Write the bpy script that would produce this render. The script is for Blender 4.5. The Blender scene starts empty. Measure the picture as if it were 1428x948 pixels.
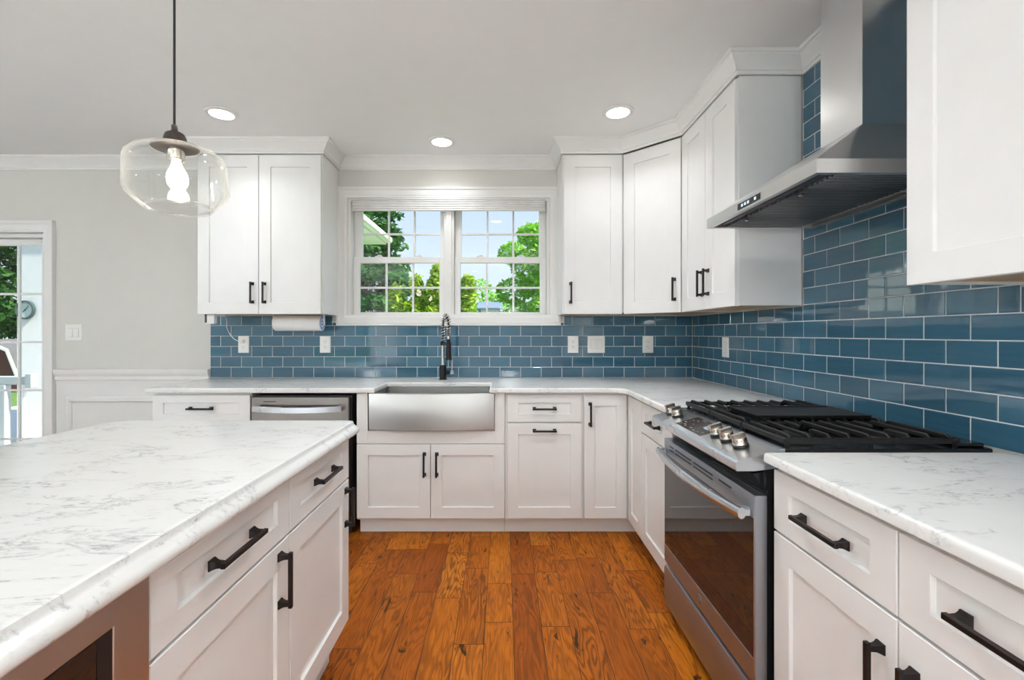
import bpy, bmesh, math, random
from mathutils import Vector, Matrix

random.seed(11)
S = bpy.context.scene
COL = S.collection
PI = math.pi
R = math.radians

# ------------------------------------------------------------------ camera, sky, sun, exposure
cam_d = bpy.data.cameras.new('camera')
cam = bpy.data.objects.new('camera', cam_d)
COL.objects.link(cam)
EYE = 1.248
cam.location = (0, 0, EYE)
cam.rotation_euler = (R(90), 0, 0)
cam_d.sensor_width = 36
cam_d.lens = 641 / 1428 * 36
cam_d.shift_x = 12.5 / 1428
cam_d.shift_y = -9.6 / 1428
cam_d.clip_start = 0.02
S.camera = cam

S.view_settings.view_transform = 'Standard'
S.view_settings.look = 'None'
S.view_settings.gamma = 1
S.view_settings.use_curve_mapping = False
S.view_settings.exposure = 0.62
S.cycles.use_denoising = True
S.cycles.max_bounces = 10
S.cycles.diffuse_bounces = 5
S.cycles.glossy_bounces = 5
S.cycles.transparent_max_bounces = 24
S.cycles.sample_clamp_indirect = 8
S.cycles.caustics_reflective = False
S.cycles.caustics_refractive = False

SKY_STRENGTH = 0.78
SUN_STRENGTH = 6.0
CAN_POWER = 1.55        # watts of each recessed ceiling light
ADDED_AISLE_POWER = 3.6     # the two unseen ones added over the aisle
FILL_BOWL_POWER = 95.0
FILL_LAMP_POWER = 112.0

w = bpy.data.worlds.new('sky')
S.world = w
w.use_nodes = True
nt = w.node_tree
nt.nodes.clear()
tc = nt.nodes.new('ShaderNodeTexCoord')
sp = nt.nodes.new('ShaderNodeSeparateXYZ')
rp = nt.nodes.new('ShaderNodeValToRGB')
bg = nt.nodes.new('ShaderNodeBackground')
ow = nt.nodes.new('ShaderNodeOutputWorld')
nt.links.new(tc.outputs['Generated'], sp.inputs[0])
nt.links.new(sp.outputs['Z'], rp.inputs[0])
nt.links.new(rp.outputs[0], bg.inputs[0])
nt.links.new(bg.outputs[0], ow.inputs[0])
e = rp.color_ramp.elements
e[0].position = 0.0
e[0].color = (0.80, 0.88, 0.97, 1)
e[1].position = 0.75
e[1].color = (0.50, 0.66, 0.92, 1)
m_ = rp.color_ramp.elements.new(0.25)
m_.color = (0.60, 0.74, 0.96, 1)
bg.inputs[1].default_value = SKY_STRENGTH

sun_d = bpy.data.lights.new('sun', 'SUN')
sun = bpy.data.objects.new('sun', sun_d)
COL.objects.link(sun)
sun_d.energy = SUN_STRENGTH
sun_d.angle = R(1.0)
sun_d.color = (1.0, 0.95, 0.86)
sun.rotation_euler = (R(45), 0, R(79))   # shines towards +Y, from behind the house
sun.location = (0, -6, 12)

# ------------------------------------------------------------------ materials
MATS = {}


def new_mat(name):
    m = bpy.data.materials.new(name)
    m.use_nodes = True
    n = m.node_tree
    n.nodes.clear()
    out = n.nodes.new('ShaderNodeOutputMaterial')
    MATS[name] = m
    return m, n, out


def N(n, kind, **kw):
    nd = n.nodes.new(kind)
    for k, v in kw.items():
        if k.startswith('i_'):
            key = k[2:]
            key = int(key) if key.isdigit() else key.replace('_', ' ')
            nd.inputs[key].default_value = v
        else:
            setattr(nd, k, v)
    return nd


def math_(n, op, a, b=None, c=None, clamp=False):
    nd = n.nodes.new('ShaderNodeMath')
    nd.operation = op
    nd.use_clamp = clamp
    for i, v in enumerate((a, b, c)):
        if v is None:
            continue
        if isinstance(v, (int, float)):
            nd.inputs[i].default_value = v
        else:
            n.links.new(v, nd.inputs[i])
    return nd.outputs[0]


def mixrgb(n, fac, a, b, blend='MIX'):
    nd = n.nodes.new('ShaderNodeMix')
    nd.data_type = 'RGBA'
    nd.blend_type = blend
    for idx, v in ((0, fac), (6, a), (7, b)):
        if isinstance(v, (int, float)):
            nd.inputs[idx].default_value = v
        elif isinstance(v, tuple):
            nd.inputs[idx].default_value = v + ((1,) if len(v) == 3 else ())
        else:
            n.links.new(v, nd.inputs[idx])
    return nd.outputs[2]


def ramp(n, src, stops):
    r = n.nodes.new('ShaderNodeValToRGB')
    n.links.new(src, r.inputs[0])
    els = r.color_ramp.elements
    while len(els) < len(stops):
        els.new(0.5)
    for el, (p, c) in zip(els, stops):
        el.position = p
        el.color = (c if isinstance(c, tuple) else (c, c, c)) + (1,)
    return r.outputs[0]


def scaled(n, src, sc):
    mp = n.nodes.new('ShaderNodeMapping')
    mp.inputs['Scale'].default_value = sc
    n.links.new(src, mp.inputs['Vector'])
    return mp.outputs[0]


def noise_(n, vec, scale, detail=2.0, rough=0.5, dist=0.0):
    nd = n.nodes.new('ShaderNodeTexNoise')
    nd.inputs['Scale'].default_value = scale
    nd.inputs['Detail'].default_value = detail
    nd.inputs['Roughness'].default_value = rough
    nd.inputs['Distortion'].default_value = dist
    if vec is not None:
        n.links.new(vec, nd.inputs['Vector'])
    return nd.outputs['Fac']


def plain(name, color, rough=0.5, metal=0.0, var=0.03, bump=0.0, bscale=60, coat=0.0, spec=0.5, emit=None, estr=0):
    m, n, out = new_mat(name)
    p = n.nodes.new('ShaderNodeBsdfPrincipled')
    p.inputs['Roughness'].default_value = rough
    p.inputs['Metallic'].default_value = metal
    p.inputs['Coat Weight'].default_value = coat
    p.inputs['Specular IOR Level'].default_value = spec
    t = n.nodes.new('ShaderNodeTexCoord')
    f = noise_(n, t.outputs['Object'], 9, 3)
    c0 = tuple(max(0, c * (1 - var)) for c in color)
    c1 = tuple(min(1, c * (1 + var)) for c in color)
    n.links.new(ramp(n, f, [(0.3, c0), (0.7, c1)]), p.inputs['Base Color'])
    if bump:
        b = n.nodes.new('ShaderNodeBump')
        b.inputs['Strength'].default_value = bump
        b.inputs['Distance'].default_value = 0.002
        n.links.new(noise_(n, t.outputs['Object'], bscale, 3), b.inputs['Height'])
        n.links.new(b.outputs[0], p.inputs['Normal'])
    if emit:
        p.inputs['Emission Color'].default_value = emit + (1,)
        p.inputs['Emission Strength'].default_value = estr
    n.links.new(p.outputs[0], out.inputs[0])
    return m


def steel(name, color, rough, sc, bump=0.012, aniso=0.65, rot=0.0):
    """brushed metal: fine scratches stretched along one axis, highlights drawn out across them"""
    m, n, out = new_mat(name)
    p = n.nodes.new('ShaderNodeBsdfPrincipled')
    p.inputs['Metallic'].default_value = 1
    p.inputs['Anisotropic'].default_value = aniso
    p.inputs['Anisotropic Rotation'].default_value = rot
    tg = n.nodes.new('ShaderNodeTangent')
    tg.direction_type = 'RADIAL'
    tg.axis = 'Z'
    n.links.new(tg.outputs[0], p.inputs['Tangent'])
    t = n.nodes.new('ShaderNodeTexCoord')
    v = scaled(n, t.outputs['Object'], sc)
    f = noise_(n, v, 1.0, 3, 0.6)
    f2 = noise_(n, t.outputs['Object'], 7.0, 3, 0.6)
    base = mixrgb(n, f2, tuple(c * 0.93 for c in color), color)
    n.links.new(mixrgb(n, f, tuple(c * 0.95 for c in color), base), p.inputs['Base Color'])
    n.links.new(ramp(n, f2, [(0.2, rough * 0.85), (0.8, rough * 1.15)]), p.inputs['Roughness'])
    b = n.nodes.new('ShaderNodeBump')
    b.inputs['Strength'].default_value = bump
    b.inputs['Distance'].default_value = 0.001
    n.links.new(f, b.inputs['Height'])
    n.links.new(b.outputs[0], p.inputs['Normal'])
    n.links.new(p.outputs[0], out.inputs[0])
    return m


def pane_glass(name, tint=(0.97, 0.99, 0.98), refl=1.0, rough=0.0):
    m, n, out = new_mat(name)
    lw = n.nodes.new('ShaderNodeLayerWeight')
    lw.inputs[0].default_value = 0.5
    fr = n.nodes.new('ShaderNodeMath')
    fr.operation = 'MULTIPLY_ADD'
    n.links.new(math_(n, 'POWER', lw.outputs['Facing'], 4.0), fr.inputs[0])
    fr.inputs[1].default_value = 0.55
    fr.inputs[2].default_value = 0.02
    tr = n.nodes.new('ShaderNodeBsdfTransparent')
    tr.inputs[0].default_value = tint + (1,)
    gl = n.nodes.new('ShaderNodeBsdfGlossy')
    gl.inputs['Roughness'].default_value = rough
    mx = n.nodes.new('ShaderNodeMixShader')
    n.links.new(math_(n, 'MULTIPLY', fr.outputs[0], refl, clamp=True), mx.inputs[0])
    n.links.new(tr.outputs[0], mx.inputs[1])
    n.links.new(gl.outputs[0], mx.inputs[2])
    n.links.new(mx.outputs[0], out.inputs[0])
    return m


def emitter(name, color, strength):
    m, n, out = new_mat(name)
    em = n.nodes.new('ShaderNodeEmission')
    em.inputs[0].default_value = color + (1,)
    em.inputs[1].default_value = strength
    n.links.new(em.outputs[0], out.inputs[0])
    return m


def quartz():
    m, n, out = new_mat('quartz')
    p = n.nodes.new('ShaderNodeBsdfPrincipled')
    p.inputs['Roughness'].default_value = 0.2
    p.inputs['Specular IOR Level'].default_value = 0.32
    t = n.nodes.new('ShaderNodeTexCoord')
    mp = n.nodes.new('ShaderNodeMapping')
    mp.inputs['Rotation'].default_value = (0, 0, R(-24))
    mp.inputs['Scale'].default_value = (1.0, 2.3, 2.3)
    n.links.new(t.outputs['Object'], mp.inputs['Vector'])
    v = mp.outputs[0]
    a = noise_(n, v, 3.1, 8, 0.62, 0.7)
    vein = math_(n, 'ABSOLUTE', math_(n, 'SUBTRACT', a, 0.5))
    line = ramp(n, vein, [(0.0, 1.0), (0.008, 0.55), (0.02, 0.0)])
    patch = ramp(n, noise_(n, v, 4.4, 3, 0.6), [(0.47, 0.0), (0.60, 1.0)])
    frac = ramp(n, noise_(n, v, 38, 4, 0.7), [(0.40, 0.0), (0.56, 1.0)])
    k = math_(n, 'MULTIPLY', math_(n, 'MULTIPLY', line, patch), frac)
    a2 = noise_(n, v, 8.5, 6, 0.65, 0.9)
    vein2 = math_(n, 'ABSOLUTE', math_(n, 'SUBTRACT', a2, 0.5))
    patch2 = ramp(n, noise_(n, v, 6.0, 3, 0.6, 0.3), [(0.53, 0.0), (0.64, 1.0)])
    k2 = math_(n, 'MULTIPLY', math_(n, 'MULTIPLY', ramp(n, vein2, [(0.0, 0.8), (0.02, 0.4), (0.045, 0.0)]), patch2), frac)
    k = math_(n, 'MAXIMUM', k, k2)
    soft = math_(n, 'MULTIPLY', ramp(n, vein, [(0.0, 1.0), (0.07, 0.0)]), patch)
    base = mixrgb(n, noise_(n, t.outputs['Object'], 14, 4), (0.73, 0.722, 0.70), (0.79, 0.782, 0.762))
    c = mixrgb(n, math_(n, 'MULTIPLY', soft, 0.13), base, (0.55, 0.55, 0.56))
    c = mixrgb(n, math_(n, 'MULTIPLY', k, 0.72), c, (0.24, 0.24, 0.26))
    n.links.new(c, p.inputs['Base Color'])
    n.links.new(p.outputs[0], out.inputs[0])
    return m


def attr(n, name):
    a = n.nodes.new('ShaderNodeAttribute')
    a.attribute_name = name
    return a.outputs['Fac']


def tile_glaze():
    m, n, out = new_mat('blue_glass_tile')
    p = n.nodes.new('ShaderNodeBsdfPrincipled')
    p.inputs['Roughness'].default_value = 0.035
    p.inputs['IOR'].default_value = 1.62
    p.inputs['Coat Weight'].default_value = 0.1
    p.inputs['Coat IOR'].default_value = 1.5
    p.inputs['Coat Roughness'].default_value = 0.02
    t = n.nodes.new('ShaderNodeTexCoord')
    tint = attr(n, 'tint')
    c = ramp(n, tint, [(0.0, (0.028, 0.094, 0.152)), (0.5, (0.038, 0.118, 0.184)), (1.0, (0.052, 0.142, 0.210))])
    f = noise_(n, scaled(n, t.outputs['Object'], (6, 6, 90)), 1.0, 2)
    c = mixrgb(n, ramp(n, f, [(0.3, 0.0), (0.7, 0.22)]), c, (0.08, 0.18, 0.25))
    n.links.new(c, p.inputs['Base Color'])
    b = n.nodes.new('ShaderNodeBump')
    b.inputs['Strength'].default_value = 0.06
    b.inputs['Distance'].default_value = 0.01
    n.links.new(noise_(n, t.outputs['Object'], 9, 1), b.inputs['Height'])
    n.links.new(b.outputs[0], p.inputs['Normal'])
    n.links.new(b.outputs[0], p.inputs['Coat Normal'])
    n.links.new(p.outputs[0], out.inputs[0])
    return m


def oak():
    m, n, out = new_mat('oak_plank')
    p = n.nodes.new('ShaderNodeBsdfPrincipled')
    p.inputs['Specular IOR Level'].default_value = 0.12
    uv = n.nodes.new('ShaderNodeUVMap')
    uv.uv_map = 'plank'
    seed = attr(n, 'seed')
    tint = attr(n, 'tint')
    sx = n.nodes.new('ShaderNodeSeparateXYZ')
    n.links.new(uv.outputs[0], sx.inputs[0])
    cb = n.nodes.new('ShaderNodeCombineXYZ')
    n.links.new(math_(n, 'MULTIPLY_ADD', seed, 17.0, sx.outputs[0]), cb.inputs[0])
    n.links.new(math_(n, 'MULTIPLY_ADD', seed, 41.0, sx.outputs[1]), cb.inputs[1])
    n.links.new(math_(n, 'MULTIPLY', seed, 9.0), cb.inputs[2])
    v = cb.outputs[0]
    # figure: contour bands of a slow noise stretched along the plank
    fld = noise_(n, scaled(n, v, (9, 1.3, 1)), 1.0, 3, 0.45, 0.2)
    band = math_(n, 'SINE', math_(n, 'MULTIPLY', fld, 125.0))
    band = ramp(n, math_(n, 'MULTIPLY_ADD', band, 0.5, 0.5), [(0.0, 0.0), (0.5, 0.12), (0.8, 0.75), (1.0, 1.0)])
    fibre = noise_(n, scaled(n, v, (260, 9, 1)), 1.0, 3, 0.6)
    blot = noise_(n, scaled(n, v, (14, 4, 1)), 1.0, 3, 0.6)
    c = ramp(n, tint, [(0.0, (0.270, 0.056, 0.004)), (0.4, (0.415, 0.108, 0.007)), (0.75, (0.545, 0.160, 0.010)), (1.0, (0.64, 0.215, 0.018))])
    c = mixrgb(n, math_(n, 'MULTIPLY', band, ramp(n, noise_(n, scaled(n, v, (5, 1, 1)), 1.0), [(0.33, 0.22), (0.62, 0.76)])), c, (0.098, 0.023, 0.004))
    c = mixrgb(n, ramp(n, fibre, [(0.42, 0.0), (0.72, 0.6)]), c, (0.12, 0.032, 0.006))
    c = mixrgb(n, ramp(n, blot, [(0.50, 0.0), (0.72, 0.55)]), c, (0.16, 0.042, 0.008))
    knot = noise_(n, scaled(n, v, (26, 7, 1)), 1.0, 3, 0.65, 0.6)
    c = mixrgb(n, ramp(n, knot, [(0.63, 0.0), (0.70, 0.9)]), c, (0.020, 0.009, 0.004))
    n.links.new(c, p.inputs['Base Color'])
    n.links.new(ramp(n, fibre, [(0.2, 0.34), (0.8, 0.5)]), p.inputs['Roughness'])
    b = n.nodes.new('ShaderNodeBump')
    b.inputs['Strength'].default_value = 0.12
    b.inputs['Distance'].default_value = 0.002
    n.links.new(fibre, b.inputs['Height'])
    n.links.new(b.outputs[0], p.inputs['Normal'])
    n.links.new(p.outputs[0], out.inputs[0])
    return m


def leafy(name, c0, c1, scale=2.0):
    m, n, out = new_mat(name)
    t = n.nodes.new('ShaderNodeTexCoord')
    col = mixrgb(n, ramp(n, attr(n, 'tint'), [(0.0, 0.0), (1.0, 1.0)]), c0, c1)
    d = n.nodes.new('ShaderNodeBsdfDiffuse')
    tl = n.nodes.new('ShaderNodeBsdfTranslucent')
    n.links.new(col, d.inputs[0])
    n.links.new(col, tl.inputs[0])
    mx = n.nodes.new('ShaderNodeMixShader')
    mx.inputs[0].default_value = 0.35
    n.links.new(d.outputs[0], mx.inputs[1])
    n.links.new(tl.outputs[0], mx.inputs[2])
    n.links.new(mx.outputs[0], out.inputs[0])
    return m


def lampshade():
    m, n, out = new_mat('lamp_fabric')
    d = n.nodes.new('ShaderNodeBsdfDiffuse')
    tl = n.nodes.new('ShaderNodeBsdfTranslucent')
    tr = n.nodes.new('ShaderNodeBsdfTransparent')
    d.inputs[0].default_value = tl.inputs[0].default_value = (0.9, 0.88, 0.84, 1)
    m1 = n.nodes.new('ShaderNodeMixShader')
    m2 = n.nodes.new('ShaderNodeMixShader')
    m1.inputs[0].default_value = 0.6
    m2.inputs[0].default_value = 0.35
    n.links.new(d.outputs[0], m1.inputs[1])
    n.links.new(tl.outputs[0], m1.inputs[2])
    n.links.new(m1.outputs[0], m2.inputs[1])
    n.links.new(tr.outputs[0], m2.inputs[2])
    n.links.new(m2.outputs[0], out.inputs[0])
    return m


LAMPF = lampshade()
WHITE = plain('cabinet_white', (0.80, 0.792, 0.78), 0.36, var=0.012)
TRIMW = plain('trim_white', (0.80, 0.79, 0.775), 0.38, var=0.01)
WALLP = plain('wall_paint', (0.665, 0.65, 0.615), 0.7, var=0.012, bump=0.05, bscale=180)
WAINS = plain('wainscot_paint', (0.76, 0.755, 0.735), 0.5, var=0.01)
CEILP = plain('ceiling_paint', (0.87, 0.868, 0.86), 0.85, var=0.008)
MAPLE = plain('maple_underside', (0.52, 0.33, 0.17), 0.45, var=0.12)
BLACKM = plain('bronze_black', (0.018, 0.014, 0.013), 0.38, metal=0.6, var=0.2)
BRONZE = plain('aged_bronze', (0.075, 0.058, 0.050), 0.42, metal=0.5, var=0.15)
BLACKP = plain('black_plastic', (0.012, 0.012, 0.013), 0.35, var=0.1)
BLACKE = plain('black_enamel', (0.010, 0.010, 0.011), 0.16, var=0.1)
IRON = plain('cast_iron', (0.010, 0.0095, 0.0095), 0.45, var=0.25, bump=0.2, bscale=400, spec=0.3)
GLASSB = plain('oven_glass', (0.014, 0.014, 0.015), 0.03, var=0.1, spec=0.75, coat=0.05)
STEEL = steel('brushed_steel', (0.64, 0.63, 0.62), 0.33, (3, 3, 420), aniso=0.2)
STEELV = steel('brushed_steel_upright', (0.46, 0.445, 0.435), 0.36, (3, 3, 420), aniso=0.35)
STEELC = steel('chimney_steel', (0.80, 0.81, 0.82), 0.31, (3, 3, 420), aniso=0.0)
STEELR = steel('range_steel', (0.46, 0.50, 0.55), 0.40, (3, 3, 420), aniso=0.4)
STEELX = steel('brushed_steel_light', (0.72, 0.755, 0.80), 0.26, (3, 200, 200), bump=0.003)
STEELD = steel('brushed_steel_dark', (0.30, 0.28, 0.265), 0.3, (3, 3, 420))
STEELM = steel('microwave_steel', (0.60, 0.57, 0.55), 0.40, (3, 3, 420))
FILTER = steel('filter_steel', (0.22, 0.22, 0.225), 0.36, (3, 300, 300))
CHROME = plain('chrome', (0.72, 0.70, 0.67), 0.12, metal=1, var=0.02)
NICKEL = plain('satin_nickel', (0.66, 0.60, 0.53), 0.2, metal=1, var=0.05)
QUARTZ = quartz()
TILE = tile_glaze()
GROUT = plain('grout', (0.62, 0.645, 0.66), 0.85, var=0.06)
OAK = oak()
GAP = plain('plank_gap', (0.045, 0.016, 0.006), 0.7, var=0.2)
PLATE = plain('plate_plastic', (0.85, 0.84, 0.82), 0.35, var=0.01)
BOUNCEM = plain('bounce_wool', (0.74, 0.76, 0.78), 0.95, var=0.05, bump=0.4, bscale=300)
SLOTG = plain('switch_gap', (0.42, 0.40, 0.38), 0.6)
SLOT = plain('slot_dark', (0.10, 0.095, 0.09), 0.6)
PAPER = plain('paper_towel', (0.80, 0.80, 0.79), 0.9, var=0.03, bump=0.4, bscale=220)
SLEEVE = plain('printed_sleeve', (0.22, 0.33, 0.58), 0.6, var=0.5)
SHADEF = plain('shade_fabric', (0.76, 0.755, 0.745), 0.9, var=0.08, bump=0.5, bscale=120)
PANE = pane_glass('window_glass', (0.97, 0.985, 0.985))
SHADEG = pane_glass('pendant_glass', (0.985, 0.988, 0.985), 1.5, 0.02)
_n = SHADEG.node_tree
_o = next(x for x in _n.nodes if x.type == 'OUTPUT_MATERIAL')
_mix = _o.inputs[0].links[0].from_node
_lw = next(x for x in _n.nodes if x.type == 'LAYER_WEIGHT')
_t = _n.nodes.new('ShaderNodeBsdfTranslucent')
_t.inputs[0].default_value = (0.95, 0.95, 0.93, 1)
_m = _n.nodes.new('ShaderNodeMixShader')
_n.links.new(math_(_n, 'MULTIPLY', math_(_n, 'POWER', _lw.outputs['Facing'], 3.0), 0.30), _m.inputs[0])
_n.links.new(_mix.outputs[0], _m.inputs[1])
_n.links.new(_t.outputs[0], _m.inputs[2])
_n.links.new(_m.outputs[0], _o.inputs[0])
BULBG = emitter('bulb_glow', (1.0, 0.90, 0.74), 16)
CANLENS = emitter('light_lens', (1.0, 0.96, 0.90), 9)
DIGITS = emitter('display_digits', (0.75, 0.88, 1.0), 0.7)
LEGEND = plain('display_legend', (0.17, 0.155, 0.14), 0.5)
RUBBER = plain('rubber_black', (0.015, 0.015, 0.016), 0.6)
VINYL = plain('white_vinyl', (0.88, 0.89, 0.88), 0.5, var=0.02)
ROOFB = plain('blue_grey_roof', (0.17, 0.23, 0.31), 0.8, var=0.15)
BARN = plain('barn_red', (0.12, 0.03, 0.028), 0.7, var=0.15)
DECKM = plain('deck_board', (0.60, 0.62, 0.62), 0.7, var=0.05)
RAILM = plain('rail_grey', (0.45, 0.50, 0.52), 0.5, var=0.05)
BARK = plain('bark', (0.12, 0.085, 0.06), 0.9, var=0.3, bump=0.5, bscale=30)
LAWN = plain('lawn', (0.11, 0.21, 0.04), 0.95, var=0.3)
ROOFE = plain('house_roof', (0.13, 0.13, 0.135), 0.9, var=0.1)
L_FIR = leafy('fir_needles', (0.025, 0.11, 0.035), (0.13, 0.33, 0.08))
L_MAPLE = leafy('maple_leaves', (0.17, 0.46, 0.04), (0.50, 0.84, 0.14))
L_HEDGE = leafy('arborvitae_leaves', (0.22, 0.42, 0.04), (0.70, 0.82, 0.13))
L_DARK = leafy('dark_green_leaves', (0.02, 0.085, 0.02), (0.09, 0.24, 0.06))  # leaves of a darker green

# ------------------------------------------------------------------ mesh helpers
MW = {}          # world matrix of every root, by object name


class MB:
    def __init__(self):
        self.bm = bmesh.new()
        self.mats = [None]
        self.mi = 0

    def slot(self, mat):
        """faces added from now on take this material"""
        if mat not in self.mats:
            self.mats.append(mat)
        self.mi = self.mats.index(mat)
        return self

    def face(self, vs):
        try:
            f = self.bm.faces.new(vs)
            f.material_index = self.mi
            return f
        except ValueError:
            return None

    def loft(self, loops, cap0=True, cap1=True, closed=True):
        rings = [[self.bm.verts.new(p) for p in lp] for lp in loops]
        for a, b in zip(rings, rings[1:]):
            k = len(a)
            for i in range(k if closed else k - 1):
                j = (i + 1) % k
                self.face((a[i], a[j], b[j], b[i]))
        if cap0:
            self.face(list(reversed(rings[0])))
        if cap1:
            self.face(rings[-1])
        return rings

    def box(self, x0, x1, y0, y1, z0, z1, bev=0.0):
        b = min(bev, (x1 - x0) / 2.01, (y1 - y0) / 2.01, (z1 - z0) / 2.01)

        def rc(i, z):
            return [(x0 + i, y0 + i, z), (x1 - i, y0 + i, z), (x1 - i, y1 - i, z), (x0 + i, y1 - i, z)]
        if b <= 0:
            self.loft([rc(0, z0), rc(0, z1)])
            return self

        def oc(i, z):
            c = b
            return [(x0 + c, y0 + i, z), (x1 - c, y0 + i, z), (x1 - i, y0 + c, z), (x1 - i, y1 - c, z),
                    (x1 - c, y1 - i, z), (x0 + c, y1 - i, z), (x0 + i, y1 - c, z), (x0 + i, y0 + c, z)]
        self.loft([oc(b, z0), oc(0, z0 + b), oc(0, z1 - b), oc(b, z1)])
        return self

    def obox(self, c, half, mat3):
        """box with centre c, half sizes, 3x3 orientation"""
        loops = []
        for z in (-1, 1):
            loops.append([tuple(Vector(c) + mat3 @ Vector((sx * half[0], sy * half[1], z * half[2])))
                          for sx, sy in ((-1, -1), (1, -1), (1, 1), (-1, 1))])
        self.loft(loops)
        return self

    def panel(self, x0, x1, z0, z1, yf, t=0.019, rail=0.068, recess=0.0095, rail_z=None):
        """shaker front facing -y: frame with a recessed flat panel"""
        rz = rail if rail_z is None else rail_z

        def rc(ix, iz, y):
            return [(x0 + ix, y, z0 + iz), (x1 - ix, y, z0 + iz), (x1 - ix, y, z1 - iz), (x0 + ix, y, z1 - iz)]
        b = 0.0016
        lp = [rc(0, 0, yf + t), rc(0, 0, yf + b), rc(b, b, yf)]
        if rail:
            lp += [rc(rail - 0.001, rz - 0.001, yf), rc(rail, rz, yf + 0.001), rc(rail + 0.0015, rz + 0.0015, yf + recess)]
        self.loft(lp)
        return self

    def tube(self, pts, r, seg=12, caps=True):
        pts = [Vector(p) for p in pts]
        rr = r if isinstance(r, (list, tuple)) else [r] * len(pts)
        t0 = (pts[1] - pts[0]).normalized()
        up = Vector((0, 0, 1)) if abs(t0.z) < 0.9 else Vector((1, 0, 0))
        nrm = t0.cross(up).normalized()
        loops = []
        prev = t0
        for i, p in enumerate(pts):
            if i == 0:
                t = t0
            elif i == len(pts) - 1:
                t = (pts[-1] - pts[-2]).normalized()
            else:
                t = ((pts[i + 1] - p).normalized() + (p - pts[i - 1]).normalized()).normalized()
            nrm = prev.rotation_difference(t) @ nrm
            nrm = (nrm - t * nrm.dot(t)).normalized()
            prev = t
            bi = t.cross(nrm)
            loops.append([tuple(p + (nrm * math.cos(2 * PI * k / seg) + bi * math.sin(2 * PI * k / seg)) * rr[i]) for k in range(seg)])
        self.loft(loops, caps, caps)
        return self

    def lathe(self, prof, c=(0, 0, 0), seg=32, m3=None, cap0=True, cap1=True):
        """profile of (r, h) about +z (or about m3 @ z)"""
        c = Vector(c)
        loops = []
        for r, h in prof:
            lp = []
            for k in range(seg):
                v = Vector((r * math.cos(2 * PI * k / seg), r * math.sin(2 * PI * k / seg), h))
                lp.append(tuple(c + (m3 @ v if m3 else v)))
            loops.append(lp)
        self.loft(loops, cap0, cap1)
        return self

    def prism(self, poly, z0, z1):
        self.loft([[(x, y, z0) for x, y in poly], [(x, y, z1) for x, y in poly]])
        return self

    def build(self, name, mat, parent=None, world=False, smooth=32, origin=None):
        me = bpy.data.meshes.new(name)
        bmesh.ops.recalc_face_normals(self.bm, faces=self.bm.faces[:])
        o = bpy.data.objects.new(name, me)
        if parent is None:
            if origin == 'base':
                xs = [v.co for v in self.bm.verts]
                c = Vector(((min(v.x for v in xs) + max(v.x for v in xs)) / 2, (min(v.y for v in xs) + max(v.y for v in xs)) / 2, min(v.z for v in xs)))
                bmesh.ops.translate(self.bm, verts=self.bm.verts[:], vec=-c)
                o.location = c
        else:
            o.parent = parent
            if world:
                self.bm.transform(mw(parent).inverted())
        self.bm.to_mesh(me)
        self.bm.free()
        for mt in self.mats:
            me.materials.append(mat if mt is None else mt)
        me.shade_smooth()
        me.set_sharp_from_angle(angle=R(smooth))
        COL.objects.link(o)
        return o


def mw(o):
    m = Matrix.LocRotScale(o.location, o.rotation_euler, o.scale)
    return mw(o.parent) @ m if o.parent else m


def tag(o, label=None, cat=None, group=None, kind=None):
    for k, v in (('label', label), ('category', cat), ('group', group), ('kind', kind)):
        if v:
            o[k] = v
    return o


def thing(name, label, cat, loc=(0, 0, 0), rz=0.0, group=None):
    o = bpy.data.objects.new(name, None)
    o.empty_display_size = 0.1
    o.location = loc
    o.rotation_euler = (0, 0, rz)
    COL.objects.link(o)
    return tag(o, label, cat, group)


def struct(o):
    o['kind'] = 'structure'
    return o


def copy_tree(o, parent=None):
    c = o.copy()
    COL.objects.link(c)
    c.parent = parent
    for ch in list(o.children):
        copy_tree(ch, c)
    return c


# bar pull with flared square feet, bar along local x, standing out to -y
PULLS = {}


def pull_mesh(L):
    if L in PULLS:
        return PULLS[L]
    b = MB()
    h = 0.0055
    for s in (-1, 1):
        cx = s * (L / 2 - 0.011)

        def sq(r, y):
            return [(cx - r, y, -r), (cx + r, y, -r), (cx + r, y, r), (cx - r, y, r)]
        b.loft([sq(0.0105, 0), sq(0.0105, -0.003), sq(0.0085, -0.007), sq(0.0062, -0.014), sq(0.0055, -0.026)])
    b.box(-L / 2, L / 2, -0.034, -0.024, -h, h, 0.0012)
    o = b.build('handle', BLACKM)
    me = o.data
    bpy.data.objects.remove(o)
    PULLS[L] = me
    return me


def handle(parent, x, z, vertical=False, L=0.148, y=0.0, rz=0.0):
    o = bpy.data.objects.new('handle', pull_mesh(L))
    o.parent = parent
    o.location = (x, y, z)
    o.rotation_euler = (0, R(90) if vertical else 0, rz)
    COL.objects.link(o)
    return o


# ------------------------------------------------------------------ the room shell
XR, YB, ZC = 1.428, 3.455, 2.565
XL, YF = -5.5, -3.6

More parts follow.
